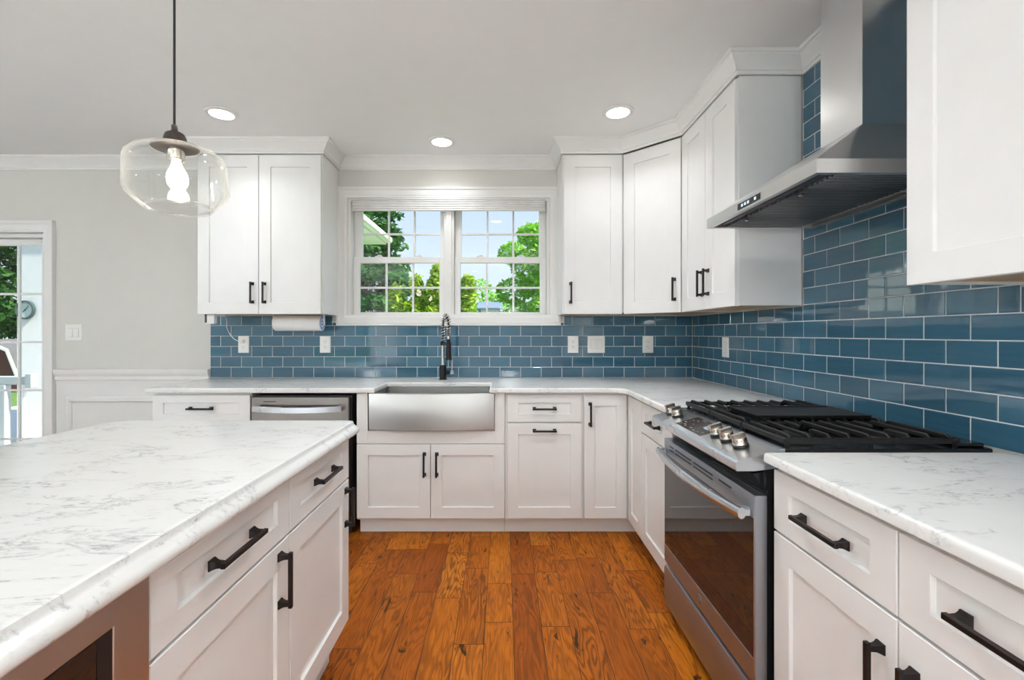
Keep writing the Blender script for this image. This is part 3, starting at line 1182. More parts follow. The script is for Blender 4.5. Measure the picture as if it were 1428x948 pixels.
ZK = 0.914
EASE = [(0.009, 0.884), (0.003, 0.884), (0.0, 0.887), (0.0, 0.903), (0.0015, 0.9085), (0.005, 0.9125), (0.010, ZK), (0.0145, ZK)]
YC, XC = 2.790, 0.735
ri = 0.085
main = [(-2.176, YC), (-0.781, YC), (-0.781, 3.115), (-0.083, 3.115), (-0.083, YC)] + \
    [(x, y) for x, y in arc(XC - ri, YC - ri, ri, 90, 0, 8)] + [(XC, 2.057), (1.4195, 2.057), (1.4195, YB - 0.009), (-2.176, YB - 0.009)]
slab('countertop', 'white veined quartz countertop along the back wall and round the corner to the range', main, EASE)
slab('countertop', 'white veined quartz countertop in the right foreground beside the range', [(XC, 0.46), (1.4195, 0.46), (1.4195, 1.2955), (XC, 1.2955)], EASE)

# island slab with rounded corners and an ogee edge
ix0, ix1, iy0, iy1 = -1.515, -0.545, 0.08, 1.785
rc_ = 0.05
isl = arc(ix0 + rc_, iy0 + rc_, rc_, 180, 270, 6) + arc(ix1 - rc_, iy0 + rc_, rc_, 270, 360, 6) + arc(ix1 - rc_, iy1 - rc_, rc_, 0, 90, 6) + arc(ix0 + 0.10, iy1 - 0.10, 0.10, 90, 180, 8)
OGEE = [(0.018, 0.868), (0.012, 0.868), (0.004, 0.871), (0.0, 0.877), (0.0, 0.884), (0.003, 0.890), (0.009, 0.895), (0.016, 0.899), (0.0195, 0.903), (0.0205, 0.9085), (0.022, 0.9125), (0.027, ZK), (0.032, ZK)]
slab('island_countertop', 'white veined quartz island countertop with rounded corners in the left foreground', isl, OGEE)

# ------------------------------------------------------------------ wall cabinets
UZ0, UZ1 = 1.378, 2.458
UT = 2.4715


def wall_unit(label, loc, rz, wd, doors, depth, name='wall_cabinet'):
    t = thing(name, label, 'cabinet', loc, rz)
    b = MB()
    b.box(0.0008, wd - 0.0008, 0.0195, depth, UZ0 + 0.012, UT)
    b.box(0.0008, wd - 0.0008, 0.0195, 0.038, UZ0 + 0.002, UZ0 + 0.012)
    b.box(0.0008, 0.018, 0.038, depth, UZ0 + 0.002, UZ0 + 0.012)
    b.box(wd - 0.018, wd - 0.0008, 0.038, depth, UZ0 + 0.002, UZ0 + 0.012)
    b.slot(MAPLE)
    b.box(0.019, wd - 0.019, 0.039, depth, UZ0 + 0.009, UZ0 + 0.0125)
    b.build('body', WHITE, t)
    for (x0, x1, hx) in doors:
        b = MB()
        b.panel(x0, x1, UZ0, UZ1, 0, rail=0.078)
        p = b.build('door', WHITE, t)
        if hx:
            handle(p, hx, UZ0 + 0.144, True, 0.146)
    return t


YU = 3.130
wall_unit('white two door wall cabinet on the back wall left of the window', (-2.083, YU, 0), 0, 0.850, [(0.002, 0.4165, 0.377), (0.4205, 0.842, 0.460)], 0.322)
wall_unit('white single door wall cabinet on the back wall right of the window', (0.405, YU, 0), 0, 0.409, [(0.008, 0.407, 0.056)], 0.322)
# diagonal corner cabinet
DG = math.hypot(1.103 - 0.8145, 3.130 - 2.8415)
t = thing('corner_wall_cabinet', 'white corner wall cabinet with its single door set diagonally across the corner', 'cabinet', (1.15, 3.2, 0))
MD = Matrix.Translation((0.8155, 3.130, 0)) @ Matrix.Rotation(-PI / 4, 4, 'Z')
b = MB()
q = 0.0138
b.prism([(0.8155, 3.1495), (0.8155 + 0.0185, 3.1495), (1.1225, 2.861), (1.1225, 2.8425), (1.418, 2.8425), (1.418, 3.445), (0.8155, 3.445)], UZ0 + 0.012, UT)
b.slot(MAPLE)
b.prism([(0.85, 3.17), (1.13, 2.89), (1.40, 2.86), (1.40, 3.43), (0.85, 3.43)], UZ0 + 0.008, UZ0 + 0.0125)
b.build('body', WHITE, t, True)
b = MB()
b.panel(0.006, DG - 0.006, UZ0, UZ1, 0.001, rail=0.078)
b.bm.transform(MD)
d = b.build('door', WHITE, t, True)
hp = MD @ Vector((DG - 0.046, 0.001, UZ0 + 0.144))
handle(d, hp.x - 1.15, hp.z, True, 0.146, y=hp.y - 3.2, rz=-PI / 4)
XU = 1.103
wall_unit('white two door wall cabinet between the corner wall cabinet and the range hood', (XU, 2.8415, 0), RZN, 0.6565, [(0.006, 0.333, 0.297), (0.337, 0.652, 0.373)], 0.316)
wall_unit('white wall cabinet above the right foreground counter, nearest the camera', (XU, 1.259, 0), RZN, 0.81, [(0.002, 0.808, None)], 0.316)

# ------------------------------------------------------------------ dishwasher
t = thing('dishwasher', 'stainless steel dishwasher under the back counter, left of the sink', 'dishwasher', (-1.5455, YD, 0))
b = MB()
b.box(0.012, 0.612, 0.03, 0.60, 0.10, 0.862)
b.build('body', BLACKP, t)
b = MB()
b.box(0.005, 0.6025, -0.004, 0.0285, 0.115, 0.858, 0.004)
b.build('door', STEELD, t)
b = MB()
n = 14
lp = []
for i in range(n + 1):
    f = i / n
    x = 0.028 + 0.542 * f
    bow = 4 * f * (1 - f)
    y0 = -0.028 - 0.026 * bow
    zc = 0.790 - 0.006 * bow
    lp.append([(x, y0, zc - 0.018), (x, y0 - 0.014, zc - 0.016), (x, y0 - 0.014, zc + 0.016), (x, y0, zc + 0.018)])
b.loft(lp)
b.box(0.028, 0.05, -0.030, -0.003, 0.776, 0.804)
b.box(0.548, 0.57, -0.030, -0.003, 0.776, 0.804)
b.build('handle', STEELX, t)
b = MB()
b.box(0.080, 0.158, -0.0048, -0.0042, 0.8265, 0.8315)
b.build('name_badge', BLACKP, t)
b = MB()
b.box(0.003, 0.60, 0.06, 0.08, 0.001, 0.099)
b.build('toe_kick', BLACKP, t)

# ------------------------------------------------------------------ farmhouse sink
t = thing('farmhouse_sink', 'stainless steel farmhouse sink with bowed apron front under the window', 'sink', (-0.4365, YD, 0))
b = MB()
n = 24
hw = 0.382


def apron_y(x):
    return -0.012 - 0.034 * (1 - (x / hw) ** 2)


xs = [-hw + 2 * hw * i / n for i in range(n + 1)]
z0s, z1s = 0.655, 0.883
prof = [(0.040, z0s + 0.0), (0.006, z0s), (0.0, z0s + 0.006), (0.0, z1s - 0.008), (0.003, z1s - 0.002), (0.008, z1s), (0.022, z1s), (0.026, z1s - 0.004), (0.026, z0s + 0.02)]
loops = []
for x in xs:
    ya = apron_y(x)
    loops.append([(x, ya + o if o < 0.03 else 0.001, z) for o, z in prof])
b.loft(loops)
b.build('apron', STEELV, t)
b = MB()


def rrect(x0, x1, y0, y1, r, z, k=5):
    return [(x, y, z) for x, y in arc(x0 + r, y0 + r, r, 180, 270, k) + arc(x1 - r, y0 + r, r, 270, 360, k) + arc(x1 - r, y1 - r, r, 0, 90, k) + arc(x0 + r, y1 - r, r, 90, 180, k)]


bx0, bx1, by0, by1 = -0.352, 0.352, -0.003, 0.318
b.loft([rrect(bx0 - 0.012, bx1 + 0.012, by0 + 0.0, by1 + 0.012, 0.03, 0.660), rrect(bx0 - 0.012, bx1 + 0.012, by0, by1 + 0.012, 0.03, 0.881),
        rrect(bx0, bx1, by0 + 0.003, by1, 0.025, 0.882), rrect(bx0 + 0.004, bx1 - 0.004, by0 + 0.007, by1 - 0.004, 0.025, 0.69), rrect(bx0 + 0.03, bx1 - 0.03, by0 + 0.03, by1 - 0.03, 0.02, 0.672)])
b.build('basin', STEELV, t)
b = MB()
b.lathe([(0.044, 0.0), (0.044, 0.003), (0.034, 0.004), (0.030, 0.0005)], (0, 0.17, 0.6725))
b.build('drain', CHROME, t)
b = MB()
for k in range(9):
    b.tube([(-0.26 + 0.065 * k, 0.06, 0.688), (-0.26 + 0.065 * k, 0.27, 0.688)], 0.002, 8)
b.tube([(-0.28, 0.06, 0.684), (0.28, 0.06, 0.684)], 0.003, 8)
b.tube([(-0.28, 0.27, 0.684), (0.28, 0.27, 0.684)], 0.003, 8)
b.build('bottom_grid', CHROME, t)

# ------------------------------------------------------------------ faucet
fx, fy = -0.432, 3.305
t = thing('spring_faucet', 'black and chrome spring neck pull down faucet standing behind the sink', 'faucet', (fx, fy, ZK), R(21))
b = MB()
b.lathe([(0.028, 0.0005), (0.028, 0.006), (0.0235, 0.010), (0.0235, 0.098), (0.020, 0.104), (0.014, 0.106)])
b.build('base', BLACKM, t)
b = MB()
b.lathe([(0.0135, 0.106), (0.0135, 0.246)])
b.build('column', CHROME, t)
b = MB()
b.lathe([(0.017, 0.246), (0.018, 0.249), (0.018, 0.268), (0.015, 0.272)])
b.box(-0.008, 0.008, -0.150, 0.0, 0.250, 0.264, 0.002)
b.build('support_arm', BLACKM, t)
path = []
H0, H1, REACH = 0.272, 0.372, 0.166
for i in range(41):
    f = i / 40
    if f < 0.25:
        path.append(Vector((0, 0, H0 + (H1 - H0) * f / 0.25)))
    elif f < 0.80:
        a = PI * (f - 0.25) / 0.55
        path.append(Vector((0, -REACH / 2 + REACH / 2 * math.cos(a), H1 + 0.083 * math.sin(a))))
    else:
        path.append(Vector((0, -REACH, H1 - 0.055 * (f - 0.80) / 0.20)))
b = MB()
b.tube(path, 0.0072, 10)
hose = b.build('hose', RUBBER, t)
b = MB()
turns, per = 21, 12
pts = []
tot = turns * per
for i in range(tot + 1):
    f = i / tot * 40
    k = min(39, int(f))
    p = path[k].lerp(path[k + 1], f - k)
    tg = (path[k + 1] - path[k]).normalized()
    side = Vector((1, 0, 0))
    up = tg.cross(side).normalized()
    a = 2 * PI * i / per
    pts.append(tuple(p + side * 0.0145 * math.cos(a) + up * 0.0145 * math.sin(a)))
b.tube(pts, 0.0032, 6)
b.build('spring', CHROME, t)
b = MB()
b.lathe([(0.0125, 0.0), (0.0125, 0.022)], (0, -REACH, 0.292))
b.build('hose_collar', CHROME, t)
b = MB()
b.lathe([(0.024, 0.150), (0.024, 0.158), (0.0185, 0.163), (0.0165, 0.20), (0.0165, 0.262), (0.012, 0.270), (0.010, 0.292)], (0, -REACH, 0))
b.build('spray_head', BLACKM, t)
b = MB()
mx = Matrix.Rotation(PI / 2, 3, 'Y')
b.lathe([(0.0165, 0.020), (0.0165, 0.050), (0.014, 0.052)], (0, 0, 0.052), 24, mx)
b.build('valve', BLACKM, t)
b = MB()
b.lathe([(0.015, 0.0515), (0.015, 0.076), (0.012, 0.079)], (0, 0, 0.052), 24, mx)
b.tube([(0.066, 0, 0.064), (0.068, -0.006, 0.155)], [0.0045, 0.003], 10)
b.build('lever', CHROME, t)

# ------------------------------------------------------------------ gas range
RX, RY = 0.719, 1.6825
HWD = 0.3675
t = thing('gas_range', 'stainless steel slide-in gas range with black cast iron grates between the right hand counters', 'range', (RX, RY, 0), RZN)
D = 0.685
b = MB()
b.box(-HWD + 0.002, HWD - 0.002, 0.038, D, 0.035, 0.862)
# sloped black panel under the control deck
b.loft([[(x, 0.003, 0.842), (x, 0.037, 0.790), (x, 0.120, 0.790), (x, 0.120, 0.862)] for x in (-HWD + 0.012, HWD - 0.012)])
b.build('body', BLACKE, t)
for sx in (-1, 1):
    for y in (0.10, 0.60):
        b = MB()
        b.lathe([(0.018, 0.0005), (0.018, 0.012), (0.010, 0.014), (0.010, 0.036)], (sx * 0.31, y, 0), 16)
        b.build('foot', BLACKP, t)
# oven door: steel frame, dark window
b = MB()
z0, z1 = 0.236, 0.782
g = (-HWD + 0.018, HWD - 0.014, 0.312, 0.716)
b.loft([rcxz(-HWD, HWD, z0, z1, 0.036), rcxz(-HWD, HWD, z0, z1, 0.003), rcxz(-HWD + 0.003, HWD - 0.003, z0 + 0.003, z1 - 0.003, 0.0),
        rcxz(-HWD + 0.004, HWD - 0.004, g[2], g[3], 0.0), rcxz(-HWD + 0.0055, HWD - 0.0055, g[2] + 0.0015, g[3] - 0.0015, 0.003)])
dr = b.build('oven_door', STEELR, t)
b = MB()
b.box(-HWD + 0.0058, HWD - 0.0058, 0.0002, 0.0029, g[2] + 0.0017, g[3] - 0.0017, 0.0008)
b.build('oven_window', GLASSB, dr)
b = MB()
for (a, c) in ((-0.300, -0.255), (-0.235, -0.075), (-0.055, 0.105), (0.150, 0.235)):
    b.box(a, c, -0.0012, 0.002, 0.757, 0.763, 0.001)
    if c - a > 0.1:
        b.box(a, c, -0.0012, 0.002, 0.742, 0.748, 0.001)
    elif a < 0:
        b.box(a, c, -0.0012, 0.002, 0.742, 0.748, 0.001)
b.build('vent_slots', BLACKP, dr)
b = MB()
lp = []
n = 20
for i in range(n + 1):
    f = i / n
    x = -HWD + 0.012 + (2 * HWD - 0.024) * f
    bow = 4 * f * (1 - f)
    yc = -0.030 - 0.030 * bow
    zc = 0.728
    lp.append([(x, yc + 0.012 * math.cos(2 * PI * k / 12), zc + 0.017 * math.sin(2 * PI * k / 12)) for k in range(12)])
b.loft(lp)
for sx in (-1, 1):
    b.box(sx * (HWD - 0.026) - 0.013, sx * (HWD - 0.026) + 0.013, -0.030, -0.0005, 0.716, 0.742, 0.004)
b.build('handle', STEELX, dr)
b = MB()
my = Matrix.Rotation(PI / 2, 3, 'X')
b.lathe([(0.0165, 0.0002), (0.0165, 0.0022), (0.0145, 0.003), (0.0135, 0.0022)], (0, 0, 0.274), 28, my)
bd = b.build('round_badge', STEELD, dr)
b = MB()
# script initials on the badge, drawn as small curls
for (cx, s) in ((-0.0045, 1), (0.0045, -1)):
    pts = [(cx + s * 0.0036 * math.cos(a) * (1 if a < 5 else 0.6), -0.0030, 0.274 + 0.0065 * math.sin(a)) for a in [0.6 + 0.42 * i for i in range(13)]]
    b.tube(pts, 0.0007, 6)
b.build('monogram', CHROME, bd)
# storage drawer
b = MB()
lp = []
for (y, z) in ((0.036, 0.038), (0.010, 0.038), (0.003, 0.050), (0.000, 0.090), (0.000, 0.205), (0.004, 0.216), (0.020, 0.222), (0.036, 0.222)):
    lp.append((y, z))
b.loft([[(x, y, z) for y, z in lp] for x in (-HWD, HWD)])
b.build('storage_drawer', STEELR, t)
b = MB()
b.box(-HWD + 0.004, HWD - 0.004, 0.022, 0.0375, 0.2225, 0.2355)
b.build('drawer_gap', BLACKP, t)
# control deck: sloping wedge with knobs and display
CK = [(-0.051, 0.853), (-0.053, 0.858), (-0.053, 0.876), (-0.048, 0.882), (0.080, 0.9165), (0.088, 0.9165), (0.088, 0.864), (0.000, 0.853)]
b = MB()
b.loft([[(x, y, z) for y, z in CK] for x in (-HWD - 0.0, HWD)])
deck = b.build('control_panel', STEELX, t)
slope = math.atan2(0.9165 - 0.882, 0.128)
MS = Matrix.Rotation(slope, 3, 'X')


def on_deck(x, f):
    """point on the sloping deck, f from its front edge (0) to the back (1)"""
    return Vector((x, -0.048 + 0.128 * f, 0.882 + 0.0345 * f))


def deck_quad(b, xa, xb, fa, fb, lift=0.0008):
    nrm = MS @ Vector((0, 0, lift))
    low = MS @ Vector((0, 0, -0.002))
    q = [on_deck(xa, fa), on_deck(xb, fa), on_deck(xb, fb), on_deck(xa, fb)]
    b.loft([[tuple(p + low) for p in q], [tuple(p + nrm) for p in q]])


DXA, DXB = -0.158, 0.068
b = MB()
deck_quad(b, DXA, DXB, 0.16, 0.86)
disp = b.build('display', BLACKE, deck)
b = MB()
seg = {'0': 'abcdef', '1': 'bc', '5': 'afgcd', ':': ''}
cx = -0.018
for ch in '1:05':
    wD, hD, th = 0.011, 0.17, 0.0017
    fa = 0.50
    if ch == ':':
        for ff in (0.55, 0.63):
            deck_quad(b, cx, cx + 0.002, ff, ff + 0.02, 0.0014)
        cx += 0.006
        continue
    for s_ in seg[ch]:
        if s_ in 'agd':
            ff = {'a': fa + hD, 'g': fa + hD / 2, 'd': fa}[s_]
            deck_quad(b, cx, cx + wD, ff - 0.007, ff + 0.007, 0.0014)
        else:
            xx = cx if s_ in 'ef' else cx + wD - th
            f0 = fa if s_ in 'ec' else fa + hD / 2
            deck_quad(b, xx, xx + th, f0, f0 + hD / 2, 0.0014)
    cx += 0.0155
b.build('clock_digits', DIGITS, disp)
for (xx, ff, ww) in ((-0.145, 0.40, 0.018), (-0.130, 0.60, 0.012), (-0.122, 0.30, 0.018), (-0.108, 0.66, 0.013), (-0.100, 0.24, 0.016), (-0.092, 0.78, 0.028), (-0.085, 0.45, 0.012),
                     (-0.052, 0.26, 0.016), (-0.020, 0.22, 0.016), (0.010, 0.24, 0.020), (0.036, 0.30, 0.014), (0.040, 0.55, 0.014)):
    b = MB()
    deck_quad(b, xx, xx + ww, ff, ff + 0.035, 0.0013)
    b.build('touch_key', LEGEND, disp)
for x in (-0.318, -0.252, 0.108, 0.180, 0.262):
    c = on_deck(x, 0.50)
    b = MB()
    b.lathe([(0.023, 0.0005), (0.024, 0.003), (0.024, 0.006)], c, 28, MS)
    b.build('knob_base', BLACKP, deck)
    b = MB()
    b.lathe([(0.0215, 0.006), (0.0225, 0.008), (0.0215, 0.026), (0.0205, 0.028), (0.012, 0.029)], c, 32, MS)
    m3 = MS @ Matrix.Rotation(R(8), 3, 'Z')
    b.obox(c + MS @ Vector((0, 0, 0.032)), (0.0075, 0.0205, 0.0075), m3)
    b.build('knob', NICKEL, deck)
# cooktop tray
b = MB()
b.box(-HWD, HWD, 0.0885, D, 0.8625, 0.9165, 0.003)
b.box(-HWD + 0.02, HWD - 0.02, 0.600, D - 0.004, 0.9165, 0.928, 0.003)
b.build('cooktop', BLACKE, t)
# burners
for (x, y, r) in ((-0.24, 0.20, 0.040), (-0.24, 0.47, 0.034), (0.24, 0.20, 0.048), (0.24, 0.47, 0.034), (0, 0.33, 0.040)):
    b = MB()
    b.lathe([(r * 1.25, 0.9167), (r * 1.25, 0.922), (r * 1.05, 0.926), (r, 0.927), (r, 0.933), (r * 0.9, 0.935), (0.004, 0.9355)], (x, y, 0), 28)
    b.build('burner_cap', IRON, t)
# grates: three sections, fingers across, ends curved down
GZ = 0.949
ya, yb = 0.098, 0.592
for (x0, x1, mid) in ((-0.358, -0.126, False), (-0.120, 0.114, True), (0.120, 0.358, False)):
    b = MB()
    def bar(pts, hw_=0.0045, hh=0.006):
        loops = []
        for i, p in enumerate(pts):
            p = Vector(p)
            tg = (Vector(pts[min(i + 1, len(pts) - 1)]) - Vector(pts[max(i - 1, 0)])).normalized()
            sd = tg.cross(Vector((0, 0, 1)))
            if sd.length < 1e-4:
                sd = Vector((0, 1, 0))
            sd.normalize()
            up = sd.cross(tg).normalized()
            loops.append([tuple(p + sd * hw_ * a + up * hh * c) for a, c in ((-1, -1), (1, -1), (1, 0.6), (0.5, 1), (-0.5, 1), (-1, 0.6))])
        b.loft(loops)
    # front and back rails
    for y in (ya, yb):
        bar([(x0, y, GZ - 0.012), (x1, y, GZ - 0.012)], 0.006, 0.008)
    for x in (x0 + 0.005, x1 - 0.005):
        bar([(x, ya, GZ - 0.012), (x, yb, GZ - 0.012)], 0.005, 0.008)
    for x in (x0 + 0.006, x1 - 0.006):
        for y in (ya + 0.004, (ya + yb) / 2, yb - 0.004):
            bar([(x, y, 0.917), (x + 0.0001, y, GZ - 0.013)], 0.005, 0.005)
    nb = 9
    for k in range(nb):
        y = ya + 0.016 + (yb - ya - 0.032) * k / (nb - 1)
        e0 = [(x0 + 0.004, y, GZ - 0.020), (x0 + 0.009, y, GZ - 0.008), (x0 + 0.018, y, GZ)]
        e1 = [(x1 - 0.018, y, GZ), (x1 - 0.009, y, GZ - 0.008), (x1 - 0.004, y, GZ - 0.020)]
        if k in (2, 6) and not mid:
            xm = (x0 + x1) / 2
            bar(e0 + [(xm - 0.035, y, GZ), (xm - 0.025, y, GZ - 0.004)])
            bar([(xm + 0.025, y, GZ - 0.004), (xm + 0.035, y, GZ)] + e1)
        else:
            bar(e0 + e1)
    b.build('grate', IRON, t)
b = MB()
b.loft([[(-0.108, 0.155, GZ + 0.008), (0.102, 0.155, GZ + 0.008), (0.102, 0.545, GZ + 0.008), (-0.108, 0.545, GZ + 0.008)],
        [(-0.110, 0.153, GZ + 0.016), (0.104, 0.153, GZ + 0.016), (0.104, 0.547, GZ + 0.016), (-0.110, 0.547, GZ + 0.016)],
        [(-0.104, 0.159, GZ + 0.016), (0.098, 0.159, GZ + 0.016), (0.098, 0.541, GZ + 0.016), (-0.104, 0.541, GZ + 0.016)],
        [(-0.100, 0.163, GZ + 0.012), (0.094, 0.163, GZ + 0.012), (0.094, 0.537, GZ + 0.012), (-0.100, 0.537, GZ + 0.012)]])
tag(b.build('griddle', IRON, None), None)
gr = bpy.data.objects['griddle']
gr.location = (RX, RY, 0)
gr.rotation_euler = (0, 0, RZN)
tag(gr, 'black flat cast iron griddle plate lying on the middle grates of the range', 'griddle')

# ------------------------------------------------------------------ range hood
HX, HY = 0.931, 1.7325
t = thing('range_hood', 'stainless steel chimney range hood on the tiled right wall above the range', 'range hood', (HX, HY, 1.724), RZN)
HH = 0.3675
HD = XR - 0.010 - HX
b = MB()
Z0, Z1, Z2 = 0.0, 0.0435, 0.251
cx0, cx1, cy0 = -0.0765, 0.1335, 0.319


def rcxy(x0, x1, y0, y1, z):
    return [(x0, y0, z), (x1, y0, z), (x1, y1, z), (x0, y1, z)]


b.loft([rcxy(-HH + 0.02, HH - 0.02, 0.02, HD - 0.02, 0.024), rcxy(-HH + 0.02, HH - 0.02, 0.02, HD - 0.02, 0.001), rcxy(-HH + 0.001, HH - 0.001, 0.001, HD, Z0), rcxy(-HH, HH, 0, HD, Z0 + 0.001), rcxy(-HH, HH, 0, HD, Z1 - 0.001),
        rcxy(-HH + 0.001, HH - 0.001, 0.001, HD, Z1), rcxy(-HH + 0.003, HH - 0.003, 0.003, HD, Z1 + 0.001), rcxy(cx0, cx1, cy0, HD, Z2)])
b.build('canopy', STEEL, t)
b = MB()
b.loft([rcxy(cx0, cx1, cy0, HD, Z2 + 0.0005), rcxy(cx0, cx1, cy0, HD, 0.663)])
b.build('lower_chimney', STEELC, t)
b = MB()
b.loft([rcxy(cx0 + 0.0015, cx1 - 0.0015, cy0 + 0.0015, HD, 0.6635), rcxy(cx0 + 0.0015, cx1 - 0.0015, cy0 + 0.0015, HD, ZC - 1.724 - 0.0008)])
b.build('upper_chimney', STEELC, t)
for (xa, xb) in ((-HH + 0.024, -0.002), (0.002, HH - 0.024)):
    b = MB()
    b.box(xa, xb, 0.055, HD - 0.05, 0.012, 0.020)
    x = xa + 0.006
    while x < xb - 0.012:
        b.loft([[(x, y, 0.0125), (x + 0.003, y, 0.002), (x + 0.010, y, 0.002), (x + 0.013, y, 0.0125)] for y in (0.075, HD - 0.075)])
        x += 0.0225
    fl = b.build('baffle_filter', FILTER, t)
    b = MB()
    xc = (xa + xb) / 2
    b.lathe([(0.0035, -0.012), (0.008, -0.010), (0.008, -0.004), (0.003, 0.0), (0.003, 0.012)], (xc, 0.080, 0.0), 16)
    b.build('filter_knob', CHROME, fl)
b = MB()
b.box(-0.090, 0.070, -0.0012, 0.0015, 0.009, 0.033)
dp = b.build('control_display', BLACKE, t)
for x in (-0.062, -0.040, -0.018, 0.030):
    b = MB()
    b.box(x, x + 0.013, -0.0018, -0.0013, 0.016, 0.027)
    b.build('indicator_light', DIGITS, dp)

# ------------------------------------------------------------------ outlets and switches
MYF = Matrix.Rotation(PI / 2, 3, 'X')


def plate(b, wd, ht):
    def rc(i, y):
        return [(-wd / 2 + i, y, -ht / 2 + i), (wd / 2 - i, y, -ht / 2 + i), (wd / 2 - i, y, ht / 2 - i), (-wd / 2 + i, y, ht / 2 - i)]
    b.loft([rc(0, 0), rc(0, -0.003), rc(0.003, -0.0062)])


def outlet(label, x, z, group=None, wd=0.081):
    t = thing('wall_outlet', label, 'outlet', (x, YB - 0.0086, z), 0)
    b = MB()
    plate(b, wd, 0.128)
    b.build('cover_plate', PLATE, t)
    for s in (-1, 1):
        b = MB()
        lp = []
        for y, r in ((-0.006, 0.0172), (-0.0082, 0.0172), (-0.0088, 0.0164)):
            lp.append([(max(-0.0135, min(0.0135, r * math.cos(2 * PI * k / 24))), y, s * 0.0205 + r * math.sin(2 * PI * k / 24)) for k in range(24)])
        b.loft(lp)
        rc_o = b.build('receptacle', PLATE, t)
        b = MB()
        zc = s * 0.0205
        b.box(-0.0072, -0.0052, -0.0094, -0.0086, zc - 0.001, zc + 0.009)
        b.box(0.0052, 0.0072, -0.0094, -0.0086, zc, zc + 0.008)
        b.lathe([(0.0026, 0.0086), (0.0026, 0.0094)], (0, 0, zc - 0.0075), 12, MYF)
        b.build('slots', SLOT, rc_o)
    return t


def rocker(label, loc, rz, gangs, wd, ht=0.128):
    t = thing('light_switch', label, 'light switch', loc, rz)
    b = MB()
    plate(b, wd, ht)
    b.build('cover_plate', PLATE, t)
    for g in range(gangs):
        xc = (g - (gangs - 1) / 2) * 0.046
        b = MB()
        b.loft([[(xc + sx * 0.0165, y + (0.0015 if z > 0 else -0.0015) * k, z) for z, sx in ((-0.033, -1), (-0.033, 1), (0.033, 1), (0.033, -1))] for k, y in ((0, -0.0055), (1, -0.0090))])
        b.slot(SLOTG)
        b.box(xc - 0.0178, xc + 0.0178, -0.0066, -0.0055, -0.0343, 0.0343)
        b.build('rocker', PLATE, t)
    return t


ZO = 1.164


def ux(u, y=YB):
    return (u - 701.5) * y / 641


outlet('white outlet on the blue tiles with a white cord plugged into it', ux(340.9), ZO)
outlet('white outlet on the blue tiles just right of and below the paper towel roll', ux(454.3), ZO)
outlet('white outlet on the blue tiles right of the window, first left of the double switch', ux(799), ZO)
rocker('white double rocker switch plate on the blue tiles between two outlets', (ux(831), YB - 0.0086, ZO), 0, 2, 0.130)
outlet('white outlet on the blue tiles between the double switch and the room corner', ux(903), ZO)
rocker('white single switch plate on the right wall tiles near the corner', (XR - 0.0086, 2.928, 1.158), RZN, 1, 0.082)
rocker('white double switch plate on the painted wall beside the patio door', (ux(103.5), YB - 0.0005, 1.252), 0, 2, 0.128, 0.124)

# ------------------------------------------------------------------ under the left wall cabinet
ZU = UZ0 + 0.009 - 0.0008
t = thing('paper_towel_holder', 'white paper towel bracket fixed under the left wall cabinet', 'holder', (-1.465, 3.30, ZU))
b = MB()
b.box(-0.182, 0.184, -0.014, 0.014, -0.006, -0.0002, 0.001)
for sx in (-1, 1):
    x = sx * 0.181
    b.box(x - 0.003, x + 0.003, -0.012, 0.012, -0.078, -0.004, 0.001)
b.build('bracket', PLATE, t)
b = MB()
b.tube([(-0.178, 0, -0.066), (0.178, 0, -0.066)], 0.007, 14)
b.build('rod', PLATE, t)
t = thing('paper_towel_roll', 'white roll of paper towels hanging under the left wall cabinet', 'paper towels', (-1.465, 3.30, ZU - 0.066))
b = MB()
mx = Matrix.Rotation(PI / 2, 3, 'Y')
b.lathe([(0.0205, -0.168), (0.054, -0.168), (0.0565, -0.164), (0.0565, 0.164), (0.054, 0.168), (0.0205, 0.168), (0.0195, 0.160), (0.0195, -0.160), (0.0205, -0.168)], (0, 0, 0), 40, mx, False, False)
b.build('paper', PAPER, t)
b = MB()
b.lathe([(0.0192, -0.1685), (0.0150, -0.1685), (0.0150, 0.1685), (0.0192, 0.1685), (0.0192, -0.1685)], (0, 0, 0), 28, mx, False, False)
b.build('core', SLEEVE, t)
b = MB()
b.lathe([(0.050, 0.1683), (0.030, 0.1683), (0.030, 0.1690), (0.050, 0.1690), (0.050, 0.1683)], (0, 0, 0), 36, mx, False, False)
b.build('printed_wrap', SLEEVE, t)

t = thing('power_block', 'small white box with a dark face under the left end of the wall cabinet', 'power box', (-2.030, 3.20, ZU))
b = MB()
b.box(-0.036, 0.030, -0.018, 0.018, -0.074, -0.0005, 0.004)
b.build('housing', PLATE, t)
b = MB()
b.box(-0.0345, -0.0205, -0.0190, -0.0178, -0.066, -0.008)
b.build('dark_face', BLACKP, t)

